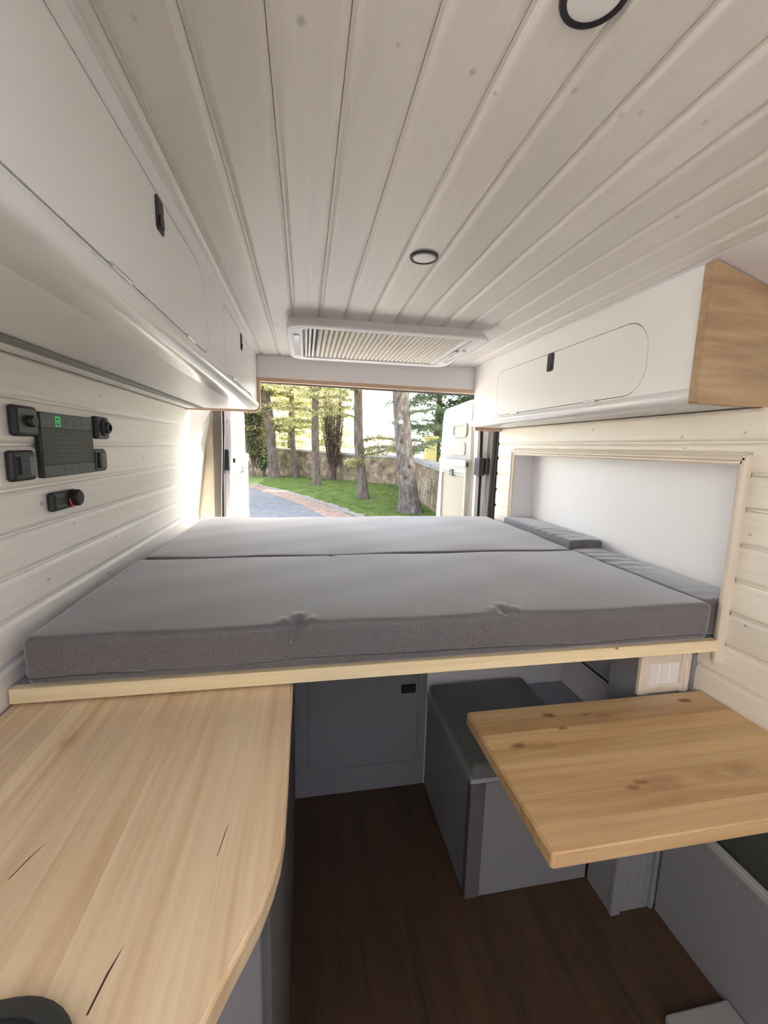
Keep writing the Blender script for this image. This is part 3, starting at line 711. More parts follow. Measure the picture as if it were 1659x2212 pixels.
obj('knob_ring', MB().lathe([(.0135, .0355), (.0135, .0375), (.0105, .0375), (.0105, .0355)], (XL, 1.524, .040), 'X', 24), M['dark_plastic'], sw, smooth=True)
sw = plate('push_switch', 1.446, 1.532, -.097, -.027, .017, 'square black switch with a flat upright push plate, right of the display', 'switch', group='wall switches')
obj('face_plate', MB().rbox(XL + .016, XL + .019, 1.453, 1.525, -.090, -.034, .003, 2), M['black_plastic'], sw)
obj('rocker', MB().rbox(XL + .018, XL + .027, 1.470, 1.512, -.086, -.038, .004, 2), M['dark_plastic'], sw, smooth=True)
# display
cp_ = thing('control_panel', (XL, 1.32, -.097), 'dark grey control display with a lit green icon, between the four black wall switches', 'display')
obj('housing', MB().rbox(XL, XL + .015, 1.190, 1.455, -.097, .066, .004, 2), M['black_plastic'], cp_, smooth=True)
obj('upper_band', MB().rbox(XL + .0145, XL + .0165, 1.1925, 1.4525, .028, .064, .001, 1), M['band'], cp_)
obj('screen', MB().rbox(XL + .0145, XL + .0160, 1.1925, 1.4525, -.0655, .0275, .001, 1), M['screen'], cp_)
obj('lower_band', MB().rbox(XL + .0145, XL + .0165, 1.1925, 1.4525, -.095, -.066, .001, 1), M['band'], cp_)
xi = XL + .0165
def sq(y, z, w, h, t=.0015): return [(y - w, z - h), (y + w, z - h), (y + w, z + h), (y - w, z + h)]
obj('lit_icon', MB().prism(sq(1.268, .045, .011, .0125), 'X', xi - .0005, xi + .0006, holes=[sq(1.268, .045, .0088, .0103)])
    .prism(rrect(1.2645, 1.2715, .0405, .0495, .003, 3), 'X', xi - .0005, xi + .0006, holes=[rrect(1.2662, 1.2698, .0425, .0475, .0015, 3)]), M['green_led'], cp_, label='glowing green square icon')
for y in (1.312, 1.352, 1.392):
    if y < 1.39: mb = MB().prism(sq(y, .045, .010, .009), 'X', xi - .0005, xi + .0004, holes=[sq(y - .003, .045, .003, .005)])
    else: mb = MB().prism([(y - .010, .054), (y + .010, .054), (y, .036)], 'X', xi - .0005, xi + .0004)
    obj('icon', mb, M['icon'], cp_)
for y in (1.290, 1.325, 1.365, 1.405):
    obj('icon', MB().prism(sq(y, -.080, .010, .006), 'X', xi - .0005, xi + .0004, holes=[sq(y, -.080, .005, .002)]), M['icon'], cp_)
for i in range(7):
    obj('screen_mark', MB().box(XL + .0159, XL + .0163, 1.235 + .012 * (i % 3), 1.285 + .03 * ((i * 7) % 5), .012 - .011 * i, .0135 - .011 * i), M['icon_light'], cp_)
obj('side_button', MB().rbox(XL + .003, XL + .010, 1.186, 1.192, -.02, -.005, .002), M['black_matt'], cp_)
# socket
so = plate('socket_plate', 1.214, 1.336, -.186, -.136, .017, 'small black socket plate with a round cap and red glint, under the display', 'socket')
obj('meter', MB().rbox(XL + .016, XL + .0195, 1.223, 1.275, -.179, -.143, .003, 2), M['dark_plastic'], so)
obj('meter_window', MB().rbox(XL + .019, XL + .0203, 1.230, 1.270, -.170, -.150, .001, 1), M['screen'], so)
obj('cap', MB().lathe([(.0225, .016), (.0225, .034), (.019, .038), (.004, .0385)], (XL, 1.306, -.158), 'X', 26), M['black_matt'], so, smooth=True)
obj('glow_arc', MB().tube([(XL + .022, 1.306 + .0235 * math.cos(a), -.158 + .0235 * math.sin(a)) for a in [math.radians(185 + 11 * k) for k in range(8)]], .0016, 6), M['red_led'], so, smooth=True)

# ------------------------------------------------------------------ bed
bd = thing('bed_frame', (.29, 1.8, -.583), 'raised bed platform with a pale pine front rail under the grey mattresses', 'bed')
obj('front_rail', MB().rbox(-.645, 1.212, 1.0, 1.022, -.583, -.548, .002, 1), M['pine_rail'], bd, label='pale pine front rail')
obj('platform', MB().box(-.648, 1.225, 1.022, 2.61, -.580, -.549), M['grey_cab'], bd)
obj('side_ledge', MB().box(1.214, 1.36, 1.035, 2.39, -.60, -.549), M['grey_cab'], bd)

def mat_fn(x0, x1, y0, y1, z0, z1, seed, dents=(), seam=None, wr=.0018):
    r = np.random.RandomState(seed); ph = r.rand(12) * 6.28
    def fn(x, y, z):
        u, w = (x - x0) / (x1 - x0), (y - y0) / (y1 - y0)
        top = max(0, min(1, (z - (z0 + z1) / 2) / ((z1 - z0) / 2)))
        dome = .006 * math.sin(PI * min(1, max(0, u))) ** .5 * math.sin(PI * min(1, max(0, w))) ** .5
        wob = wr * (math.sin(5 * x + ph[0]) * math.sin(7 * y + ph[1]) + .7 * math.sin(13 * x + 5 * y + ph[2]) + .4 * math.sin(23 * y - 11 * x + ph[3]))
        z += top * (dome + wob)
        # front and back faces bulge a little
        fy = 0
        if y < y0 + .03 or y > y1 - .03:
            s = -1 if y < y0 + .03 else 1
            fy = s * (.003 * math.sin(3.3 * x + ph[4]) * (1 - abs(2 * (z - z0) / (z1 - z0) - 1)))
            if seam is not None and s < 0:
                sz = seam + .0035 * math.sin(5 * x + ph[6]) + .002 * math.sin(13 * x + ph[7])
                g = math.exp(-((z - sz) / .0022) ** 2)
                fy += .016 * g * (.65 + .35 * math.sin(4 * x + ph[5])) + (.003 if z < sz else -.002)
        for dx, dy, rad, dep in dents:
            q = ((x - dx) / rad) ** 2 + ((y - dy) / rad) ** 2
            if q < 9 and top > .3:
                an = math.atan2(y - dy, x - dx); rr = math.sqrt(q)
                z -= dep * math.exp(-q * 1.6)
                z += dep * .45 * math.exp(-(rr - 1.2) ** 2 * 2.5) * (.5 + .5 * math.sin(5 * an + ph[8]))
                fy += -.004 * math.exp(-q) * math.sin(9 * (x - dx) / rad)
        return (x, y + fy, z)
    return fn
b = (-.612, 1.176, 1.0, 1.668, -.548, -.431)
mb = MB(); mb.add(*soft_box(b[0:2], b[2:4], b[4:6], .017, 4, (230, 60, 46), mat_fn(*b, 3, dents=((-.02, 1.015, .026, .016), (.53, 1.02, .024, .013), (.10, 1.66, .02, .008)), seam=-.5235)))
obj('mattress', mb, M['mattress'], smooth=True, label='thick grey mattress section nearest the camera, resting on the pale pine rail', cat='mattress', group='bed mattress sections')
b = (-.600, 1.185, 1.678, 2.625, -.548, -.433)
mb = MB(); mb.add(*soft_box(b[0:2], b[2:4], b[4:6], .02, 4, (90, 60, 6), mat_fn(*b, 5, wr=.0022)))
obj('mattress', mb, M['mattress'], smooth=True, label='grey mattress section farther back, beside the open rear doors', cat='mattress', group='bed mattress sections')

def bol_fn(x0, x1, y0, y1, z0, z1, seed, ripple):
    r = np.random.RandomState(seed); ph = r.rand(8) * 6.28
    def fn(x, y, z):
        u, w = (x - x0) / (x1 - x0), (y - y0) / (y1 - y0)
        top = max(0, min(1, (z - (z0 + z1) / 2) / ((z1 - z0) / 2)))
        env = math.sin(PI * min(1, max(0, w))) ** .6
        z += top * (ripple * env * (math.sin(95 * y + 18 * x + ph[0]) + .6 * math.sin(60 * y - 30 * x + ph[1])) * (.5 + .5 * math.sin(9 * y + ph[2])) + .004 * math.sin(PI * min(1, max(0, u))))
        if y < y0 + .03: y += .004 * math.sin(70 * x + ph[3]) * math.sin(60 * z + ph[4])
        return (x, y, z)
    return fn
b = (1.187, 1.356, 1.712, 2.392, -.549, -.403)
mb = MB(); mb.add(*soft_box(b[0:2], b[2:4], b[4:6], .014, 3, (14, 150, 8), bol_fn(*b, 2, .0022)))
obj('bolster_cushion', mb, M['mattress'], smooth=True, label='raised grey filler cushion in the wall recess, far half, with a puckered near end', cat='cushion', group='recess filler cushions')
b = (1.180, 1.345, 1.034, 1.706, -.549, -.436)
mb = MB(); mb.add(*soft_box(b[0:2], b[2:4], b[4:6], .014, 3, (14, 150, 8), bol_fn(*b, 4, .0024)))
obj('bolster_cushion', mb, M['mattress'], smooth=True, label='lower grey filler cushion in the wall recess, near half, beside the nearest mattress', cat='cushion', group='recess filler cushions')

# ------------------------------------------------------------------ worktop and kitchen unit
def clip_strip(poly, ax, lo, hi):
    def cut(pts, c, keep_ge):
        out = []
        for i in range(len(pts)):
            a, b = pts[i], pts[(i + 1) % len(pts)]
            ia = a[ax] >= c if keep_ge else a[ax] <= c; ib = b[ax] >= c if keep_ge else b[ax] <= c
            if ia: out.append(a)
            if ia != ib:
                t = (c - a[ax]) / (b[ax] - a[ax]); out.append(tuple(a[k] + t * (b[k] - a[k]) for k in range(2)))
        return out
    p = cut(poly, lo, True)
    return cut(p, hi, False) if p else []

def stave_top(root, poly, ax, cuts, z0, z1, mt, bev=.006):
    """edge-glued staves; the outer top edge is rounded over"""
    for lo, hi in zip(cuts[:-1], cuts[1:]):
        pg = clip_strip(poly, ax, lo, hi)
        clean = []
        for p in pg:
            if not clean or (abs(p[0] - clean[-1][0]) + abs(p[1] - clean[-1][1])) > 1e-5: clean.append(p)
        if len(clean) < 3: continue
        mb = MB().prism(clean, 'Z', z0, z1)
        o = obj('stave', mb, mt, root)
        bm = bmesh.new(); bm.from_mesh(o.data)
        zt = max(v.co.z for v in bm.verts)
        loc = rootloc(root); sel = []
        for e in bm.edges:
            if all(abs(v.co.z - zt) < 1e-5 for v in e.verts):
                c = [v.co[ax] + loc[ax] for v in e.verts]
                if (abs(c[0] - lo) < 1e-4 and abs(c[1] - lo) < 1e-4 and lo > cuts[0] + 1e-4) or (abs(c[0] - hi) < 1e-4 and abs(c[1] - hi) < 1e-4 and hi < cuts[-1] - 1e-4): continue
                sel.append(e)
        bmesh.ops.bevel(bm, geom=sel, offset=bev, segments=3, affect='EDGES')
        bm.to_mesh(o.data); bm.free()

wt = thing('worktop', (-.35, .9, -.62), 'pale pine kitchen worktop with a rounded front corner, tucked under the bed rail', 'worktop')
cv = [(-.650, 1.74), (-.650, .02), (-.27, .02), (-.115, .355), (-.107, .372), (-.0985, .395), (-.085, .424), (-.0695, .455), (-.0575, .481), (-.0455, .519), (-.038, .552), (-.0335, .60), (-.0325, .70), (-.0325, 1.74)]
stave_top(wt, cv, 0, [-.650, -.575, -.51, -.43, -.352, -.275, -.205, -.119, -.0325], -.622, -.589, M['pine_y'], .006)
obj('crack', MB().prism([(-.2255, .405), (-.2205, .44), (-.212, .468), (-.218, .44), (-.2235, .405)], 'Z', -.5895, -.5886), plain('dark_crack', srgb(70, 48, 30), .8), wt)
obj('crack', MB().prism([(-.3965, .575), (-.388, .605), (-.378, .625), (-.3865, .605), (-.3955, .575)], 'Z', -.5895, -.5886), bpy.data.materials['dark_crack'], wt)
obj('crack', MB().prism([(-.1275, .565), (-.1235, .60), (-.119, .625), (-.1222, .60), (-.1268, .565)], 'Z', -.5895, -.5886), bpy.data.materials['dark_crack'], wt)
kc = thing('kitchen_unit', (-.35, .9, -1.58), 'grey kitchen base unit standing under the pine worktop', 'cabinet')
kp = [(-.648, 1.74), (-.648, .06), (-.29, .06), (-.062, .492), (-.062, 1.74)]
obj('carcass', MB().prism(kp, 'Z', -1.578, -.623), M['grey_cab'], kc)
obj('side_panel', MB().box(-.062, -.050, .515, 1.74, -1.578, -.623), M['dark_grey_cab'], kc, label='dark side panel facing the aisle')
# black sink rim at the very corner
sk = thing('sink', (-.36, .30, -.589), 'dark round-cornered sink rim set in the pine worktop', 'sink')
so_, si_ = rrect(-.56, -.212, .10, .428, .09, 10), rrect(-.545, -.229, .115, .413, .078, 10)
si2 = rrect(-.535, -.241, .125, .401, .068, 10)
obj('rim', MB().prism(so_, 'Z', -.589, -.581, holes=[si_]), M['sink'], sk)
obj('basin', MB().prism(si_, 'Z', -.5888, -.5845, holes=[si2]), M['black_plastic'], sk)
obj('lid', MB().prism(si2, 'Z', -.5888, -.5825), M['sink'], sk)

# ------------------------------------------------------------------ table
tb = thing('table', (.84, .83, -.767), 'knotty pine tabletop fixed to the right wall in front of the bed', 'table')
tp = [(.446, .613), (1.232, .613), (1.232, 1.048), (.446, 1.048)]
tp = rrect(.446, 1.232, .613, 1.048, (.008, .004, .004, .012), 4)
stave_top(tb, tp, 1, [.613, .672, .735, .79, .838, .892, .945, .995, 1.048], -.768, -.737, M['pine_x'], .004)
obj('cleat', MB().rbox(1.195, 1.231, .65, 1.04, -.80, -.7685, .003), M['pine_rail'], tb)

# ------------------------------------------------------------------ cupboard under the bed
uc = thing('low_cupboard', (.25, 1.75, -1.58), 'dim grey cupboard front with a square-latched door, under the back of the bed', 'cupboard')
DU = (.006, .507, -1.452, -.80, (.035, .035, .035, .035))
obj('front_panel', MB().prism([(-.0495, -1.578), (.546, -1.578), (.546, -.585), (-.0495, -.585)], 'Y', 1.745, 1.76, holes=[rrect(*DU[:4], DU[4], 6)]), M['grey_cab'], uc)
obj('side_panel', MB().box(.5465, 1.234, 1.745, 1.76, -1.578, -.585), M['grey_white'], uc)
obj('backing', MB().box(-.03, 1.22, 1.775, 1.79, -1.578, -.59), M['dark_grey_cab'], uc)
d = obj('cupboard_door', MB().prism(rrect(*shrink(DU, .002)[:4], .033, 6), 'Y', 1.745, 1.76), M['grey_cab'], uc)
obj('latch', MB().rbox(.425, .493, 1.739, 1.75, -1.105, -1.062, .004, 2), M['black_matt'], d)

# ------------------------------------------------------------------ bench with cushion, backrest
bn = thing('bench', (.9, 1.48, -1.58), 'low grey dinette bench box under the bed, behind the table', 'bench')
obj('side_panel', MB().box(.550, .566, 1.215, 1.744, -1.578, -1.125), M['grey_cab'], bn)
obj('corner_post', MB().rbox(.548, .602, 1.208, 1.24, -1.578, -1.126, .003), M['dark_grey_cab'], bn, label='dark corner post')
obj('front_panel', MB().box(.602, 1.026, 1.213, 1.229, -1.578, -1.128), M['grey_cab'], bn)
obj('lid', MB().box(.548, 1.234, 1.212, 1.744, -1.125, -1.108), plain('grey_bench_lid', srgb(158, 158, 164), .5), bn)
def cush_fn(x, y, z):
    return (x, y, z + .004 * math.sin(14 * x) * math.sin(11 * y))
mb = MB(); mb.add(*soft_box((.545, 1.005), (1.200, 1.72), (-1.107, -1.052), .02, 3, (20, 20, 2), cush_fn))
obj('seat_cushion', mb, M['cushion'], smooth=True, label='dark grey seat cushion lying on the low bench under the bed', cat='cushion')
mb = MB(); mb.add(*soft_box((1.10, 1.222), (1.232, 1.738), (-.850, -.62), .03, 4, (4, 12, 6)))
bk_ = thing('backrest_cushion', (1.16, 1.48, -.85), 'grey padded backrest against the wall above the low bench', 'cushion')
obj('pad', mb, M['back_cushion'], bk_, smooth=True)
obj('piping', MB().tube([(1.104, 1.30, -.80), (1.100, 1.45, -.785), (1.100, 1.70, -.77)], .002, 6), M['black_matt'], bk_)
obj('piping', MB().tube([(1.108, 1.238, -.836), (1.112, 1.245, -.846), (1.112, 1.30, -.850), (1.112, 1.72, -.850)], .0035, 6), M['black_matt'], bk_)
obj('backrest_ledge', MB().box(1.226, 1.24, 1.232, 1.742, -1.108, -.60), M['grey_white'], bn)

# framed beadboard partition beside the table
pt = thing('trim_6', (1.13, 1.1, -1.58), kind='structure')
obj('core', MB().box(1.032, 1.234, 1.0885, 1.2075, -1.579, -.602), M['grey_cab'], pt)
obj('stile', MB().rbox(1.028, 1.064, 1.074, 1.089, -.755, -.602, .003), M['frame_wood_z'], pt)
obj('shaded_stile', MB().rbox(1.028, 1.064, 1.074, 1.089, -1.579, -.756, .003), M['grey_cab'], pt)  # stiles below the tabletop: its shade is put in as grey
obj('shaded_stile', MB().rbox(1.180, 1.196, 1.074, 1.089, -1.579, -.756, .003), M['grey_cab'], pt)
obj('stile', MB().rbox(1.180, 1.212, 1.074, 1.089, -.755, -.602, .003).rbox(1.190, 1.203, 1.070, 1.078, -.755, -.602, .002), M['frame_wood_z'], pt)
obj('rail', MB().rbox(1.064, 1.180, 1.078, 1.089, -.655, -.602, .003), M['frame_wood'], pt)
obj('rail', MB().rbox(1.064, 1.180, 1.078, 1.089, -.755, -.728, .003).rbox(1.064, 1.180, 1.074, 1.082, -.737, -.729, .002), M['frame_wood'], pt)
for k in range(3):
    obj('bead_board', MB().prism([(1.0645 + .0385 * k, 1.089), (1.0645 + .0385 * k, 1.086), (1.068 + .0385 * k, 1.083), (1.100 + .0385 * k, 1.083), (1.103 + .0385 * k, 1.086), (1.103 + .0385 * k, 1.089)], 'Z', -.729, -.62), M['ww_z'], pt)
    obj('shaded_board', MB().prism([(1.0645 + .0385 * k, 1.089), (1.0645 + .0385 * k, 1.086), (1.068 + .0385 * k, 1.083), (1.100 + .0385 * k, 1.083), (1.103 + .0385 * k, 1.086), (1.103 + .0385 * k, 1.089)], 'Z', -1.579, -.754), M['grey_cab'], pt)  # same beadboard under the table, greyed to carry the shade there

# ------------------------------------------------------------------ step locker on the right, mat
lk = thing('step_locker', (1.35, .5, -1.58), 'low grey locker with a white top edge and shade-darkened pad, under the table', 'locker')
obj('side_panel', MB().box(1.198, 1.212, -.2, 1.07, -1.578, -1.172), M['grey_cab'], lk)
obj('top_edging', MB().prism([(1.196, -1.172), (1.214, -1.172), (1.214, -1.152), (1.199, -1.152), (1.196, -1.155)], 'Y', -.2, 1.07), M['blind_white'], lk, label='white top edging strip')
obj('pad', MB().rbox(1.215, 1.472, -.2, 1.026, -1.20, -1.146, .01, 3), M['locker_top'], lk, smooth=True)
screws(lk, [(1.206, .70, -1.152), (1.206, .95, -1.152)], 'Z')
obj('floor_mat', MB().rbox(.985, 1.194, .1, .806, -1.5795, -1.55, .008, 3), M['mat'], smooth=True,
    label='pale grey textured mat on the dark floor beside the step locker', cat='mat')

# ------------------------------------------------------------------ outdoors
G = -2.15
def poly_plane(name, pts, z, mt, th=.05, **k):
    return obj(name, MB().prism(pts, 'Z', z - th, z), mt, **k)
gr = poly_plane('lawn', [(-80, -70), (80, -70), (80, 90), (-80, 90)], G - .02, M['grass_ground'], .3, kind='structure')
road = [(-30, -60), (6, -60), (3.6, -8), (3.0, 3.0), (2.2, 7), (1.2, 10.8), (.50, 13.3), (-.16, 15.6), (-1.10, 18.0), (-2.05, 20.6), (-3.2, 22.6), (-5.5, 24.6), (-10, 26), (-30, 27)]
def ragged(line, amp, seed):
    r = random.Random(seed); out = []
    for a, b in zip(line[:-1], line[1:]):
        n = max(1, int(math.dist(a, b) / .3)) if a[1] > 2 and a[1] < 27 else 1
        for k in range(n): out.append((a[0] + (b[0] - a[0]) * k / n + r.uniform(-amp, amp), a[1] + (b[1] - a[1]) * k / n + r.uniform(-amp, amp)))
    return out + [line[-1]]
road = road[:3] + ragged(road[3:-1], .05, 1) + road[-1:]
poly_plane('road', road, G, M['asphalt'], .04, kind='structure')
verge_out = [(3.85, 3.0), (3.05, 7), (2.05, 10.8), (1.36, 13.3), (.70, 15.6), (-.30, 18.4), (-1.45, 21.0), (-2.75, 23.3), (-5.2, 25.4), (-10, 27), (-30, 28)]
poly_plane('leaf_verge', road[3:] + verge_out[::-1], G + .012, M['leaf_litter'], .04, kind='structure')
verge_out = ragged(verge_out, .10, 2)
grav = [(4.25, 3.0), (3.5, 7), (2.50, 10.8), (1.80, 13.3), (1.05, 15.6), (.0, 18.6), (-1.2, 21.3), (-2.55, 23.7), (-5.1, 25.8), (-10, 27.3), (-30, 28.4)]
poly_plane('gravel_edge', verge_out + ragged(grav, .09, 4)[::-1], G + .02, M['gravel'], .04, kind='structure')
# stone wall line
WLINE = [(-16, 41), (-9, 37), (-3.0, 32.2), (2.3, 27.2), (5.15, 24.2), (5.05, 21), (4.75, 18), (4.27, 13), (3.9, 9)]
WTOP = [-.1, -.2, -.28, -.55, -.62, -.62, -.62, -.72, -.80]
# short grass
def grass_mesh(n):
    V = np.zeros((n, 3, 3)); keep = []
    ys = 12.5 + 18 * rng.rand(n) ** 1.4; xs = -6 + 12 * rng.rand(n)
    gx = np.interp(ys, [p[1] for p in grav[:8]], [p[0] for p in grav[:8]])
    wy = np.interp(xs, [p[0] for p in WLINE[:5]], [p[1] for p in WLINE[:5]]); wx = np.interp(ys, [9, 13, 18, 21, 24.2, 60], [3.9, 4.27, 4.75, 5.05, 5.15, 5.15])
    ok = (xs > gx + .03) & (ys < wy - .15) & (xs < wx - .1)
    xs, ys = xs[ok], ys[ok]; n = len(xs)
    h = .05 + .06 * rng.rand(n); w = .012 + .012 * rng.rand(n); a = rng.rand(n) * 6.28
    V = np.zeros((n, 3, 3))
    V[:, 0] = np.stack([xs - w * np.cos(a), ys - w * np.sin(a), np.full(n, G - .03)], 1)
    V[:, 1] = np.stack([xs + w * np.cos(a), ys + w * np.sin(a), np.full(n, G - .03)], 1)
    V[:, 2] = np.stack([xs + .04 * (rng.rand(n) - .5), ys + .04 * (rng.rand(n) - .5), G - .02 + h], 1)
    return V
def tris_obj(name, V, mt, parent=None, **k):
    n = len(V); off = rootloc(parent) if parent else Vector((0, 0, 0))
    co = V.reshape(-1, 3) + np.array([-off.x, -off.y, ZO - off.z])
    me = bpy.data.meshes.new(name)
    me.vertices.add(3 * n); me.loops.add(3 * n); me.polygons.add(n)
    me.vertices.foreach_set('co', co.ravel().astype(np.float32))
    me.loops.foreach_set('vertex_index', np.arange(3 * n, dtype=np.int32))
    me.polygons.foreach_set('loop_start', np.arange(0, 3 * n, 3, dtype=np.int32))
    me.update(calc_edges=True); me.validate()
    me.materials.append(mt)
    o = bpy.data.objects.new(name, me); COL.objects.link(o)
    if parent: o.parent = parent
    return tag(o, **k)
tris_obj('grass', grass_mesh(60000), M['grass'], label='short green grass between the road and the stone wall', cat='grass', kind='stuff')

# stone boundary wall
sw_ = thing('stone_wall', (2, 26, G), 'weathered rubble stone boundary wall with coping, behind the trees', 'wall')
core = MB(); stones = MB(); rs = random.Random(3)
ncop = 0
for (a, b, ta, tb_) in zip(WLINE[:-1], WLINE[1:], WTOP[:-1], WTOP[1:]):
    A, B = Vector(a), Vector(b); L_ = (B - A).length; t = (B - A) / L_
    nrm = Vector((t.y, -t.x))
    if nrm.dot(Vector((0, -1)) if abs(t.x) > .5 else Vector((-1, 0))) < 0: nrm = -nrm
    def P3(s_, o_, z): q = A + t * s_ + nrm * o_; return (q.x, q.y, z)
    core.add([P3(0, .0, G - .1), P3(L_, .0, G - .1), P3(L_, 0, tb_), P3(0, 0, ta), P3(0, -.45, G - .1), P3(L_, -.45, G - .1), P3(L_, -.45, tb_), P3(0, -.45, ta)],
             [(0, 1, 2, 3), (4, 7, 6, 5), (3, 2, 6, 7), (0, 3, 7, 4), (1, 5, 6, 2)])
    z = G
    while z < max(ta, tb_) - .05:
        hh = rs.uniform(.09, .17); s_ = rs.uniform(-.2, 0)
        while s_ < L_:
            ww = rs.uniform(.12, .34); top = ta + (tb_ - ta) * max(0, min(1, s_ / L_))
            if z + hh * .6 < top:
                d_ = rs.uniform(.0, .03); j = lambda: rs.uniform(-.02, .02)
                s0, s1 = max(0, s_ + .004), min(L_, s_ + ww - .004); z0, z1 = z + .004, min(z + hh - .004, top)
                if s1 - s0 > .06:
                    q = [P3(s0 + j(), -.02, z0), P3(s1 + j(), -.02, z0 + j()), P3(s1 + j(), -.02, z1), P3(s0 + j(), -.02, z1 + j())]
                    i_ = .03; q2 = [P3(s0 + i_, d_, z0 + i_), P3(s1 - i_, d_ + j() * .5, z0 + i_), P3(s1 - i_, d_, z1 - i_), P3(s0 + i_, d_ + j() * .5, z1 - i_)]
                    stones.add(q + q2, [(0, 1, 5, 4), (1, 2, 6, 5), (2, 3, 7, 6), (3, 0, 4, 7), (4, 5, 6, 7)])
            s_ += ww
        z += hh
    s_ = 0
    while s_ < L_ - .1:
        ww = min(rs.uniform(.6, .95), L_ - s_); z0 = ta + (tb_ - ta) * s_ / L_; z1 = ta + (tb_ - ta) * (s_ + ww) / L_; e = .01
        hgt = rs.uniform(.10, .15)
        cb = MB().add([P3(s_ + e, .09, z0), P3(s_ + ww - e, .09, z1), P3(s_ + ww - e, .07, z1 + hgt), P3(s_ + e, .07, z0 + hgt), P3(s_ + e, -.52, z0), P3(s_ + ww - e, -.52, z1), P3(s_ + ww - e, -.5, z1 + hgt), P3(s_ + e, -.5, z0 + hgt)],
                      [(0, 1, 2, 3), (4, 7, 6, 5), (3, 2, 6, 7), (0, 3, 7, 4), (1, 5, 6, 2), (0, 4, 5, 1)])
        obj('coping_stone', cb, M['coping'], sw_); s_ += ww
obj('wall_core', core, M['stone'], sw_)
obj('rubble_stones', stones, M['stone'], sw_, kind='stuff')

# --- trees
def foliage(pts, dirs, n, size, spread, flat, r):
    """tufts of needles round given points"""
    k = r.randint(0, len(pts), n)
    c = pts[k] + r.normal(size=(n, 3)) * np.array([spread, spread, spread * flat])
    d = r.normal(size=(n, 3)) + dirs[k] * .8; d[:, 2] *= .5; d /= np.linalg.norm(d, axis=1)[:, None]
    e = np.cross(d, r.normal(size=(n, 3))); e /= np.linalg.norm(e, axis=1)[:, None] + 1e-9
    s = size * (.5 + r.rand(n))[:, None]
    return np.stack([c - e * s * .28, c + e * s * .28, c + d * s * 1.4], 1)

def tree(name, x, y, prof, label, seed, bark='bark', leaf='leaf_yellow', br=(), nfol=5000, fsize=.10, cat='tree', group=None, lean=(0, 0), top=7.5, fork=None, spread=.16):
    """prof: (height above ground, radius, dx); br: (z above ground, azimuth deg, length, droop, radius)"""
    r = np.random.RandomState(seed)
    t = thing(name, (x, y, G), label, cat, group)
    seg = 14; v = []; f = []
    hs = np.linspace(-.15, top, 40)
    ph = r.rand(seg) * .3
    for h in hs:
        rad = np.interp(h, [p[0] for p in prof], [p[1] for p in prof]); dx = np.interp(h, [p[0] for p in prof], [p[2] for p in prof])
        fl = 1 + .35 * math.exp(-max(h, 0) / .25)
        for k in range(seg):
            a = 2 * PI * k / seg
            rr = rad * (fl if h < 1.2 else 1) * (1 + .06 * math.sin(3 * a + 1.7 * h + ph[k]) + .04 * r.normal())
            v.append((x + dx + rr * math.cos(a), y + rr * math.sin(a), G + h))
    for i in range(len(hs) - 1):
        for k in range(seg):
            k2 = (k + 1) % seg; f.append((i * seg + k, i * seg + k2, (i + 1) * seg + k2, (i + 1) * seg + k))
    obj('trunk', MB().add(v, f), M[bark], t, smooth=True)
    pts = []; dirs = []; bm_ = MB()
    for (h, az, ln, droop, rad) in br:
        dx = np.interp(h, [p[0] for p in prof], [p[2] for p in prof])
        a = math.radians(az); n = 9; pl_ = []
        for i in range(n):
            s_ = i / (n - 1)
            q = np.array([x + dx + math.sin(a) * ln * s_, y + math.cos(a) * ln * s_, G + h + droop * s_ * s_ * ln + .10 * ln * math.sin(s_ * 2.4) + .05 * r.normal() * s_])
            pl_.append(q)
            if s_ > .12:
                for _ in range(4):
                    side = (r.rand() - .5) * 2 * (.15 + .42 * ln * .4 * math.sin(PI * min(1, s_ + .05)))
                    pts.append(q + np.array([math.cos(a) * side, -math.sin(a) * side, .03 * r.normal() - .05 * abs(side)]))
                    dirs.append(np.array([math.sin(a) * .5 + math.cos(a) * side, math.cos(a) * .5 - math.sin(a) * side, 0]))
        bm_.tube([tuple(q) for q in pl_], [rad * (1 - .85 * i / (n - 1)) + .004 for i in range(n)], 6)
        # side twigs
        for i in range(2, n):
            for sgn in (-1, 1):
                tl = .32 * ln * (1 - i / n) + .12
                e = pl_[i] + np.array([(math.cos(a) * sgn + math.sin(a) * .7) * tl, (-math.sin(a) * sgn + math.cos(a) * .7) * tl, -.05 * tl + .04 * r.normal()])
                bm_.tube([tuple(pl_[i]), tuple((pl_[i] + e) / 2 + np.array([0, 0, .03])), tuple(e)], [rad * .3 + .003, rad * .2 + .003, .003], 5)
    if fork:
        bm_.tube(fork, [.12, .10, .07, .05][:len(fork)], 10)
    if bm_.v: obj('branches', bm_, M[bark], t, smooth=True, kind='stuff')
    if nfol and pts:
        tris_obj('foliage', foliage(np.array(pts), np.array(dirs), nfol, fsize, spread, .35, r), M[leaf], t, kind='stuff')
    return t

def rand_br(seed, n, z0, z1, l0, l1, avoid=None, rad=.035):
    r = random.Random(seed); out = []
    for i in range(n):
        out.append((z0 + (z1 - z0) * (i + r.random()) / n, r.uniform(0, 360), r.uniform(l0, l1), r.uniform(-.22, .02), rad))
    return out

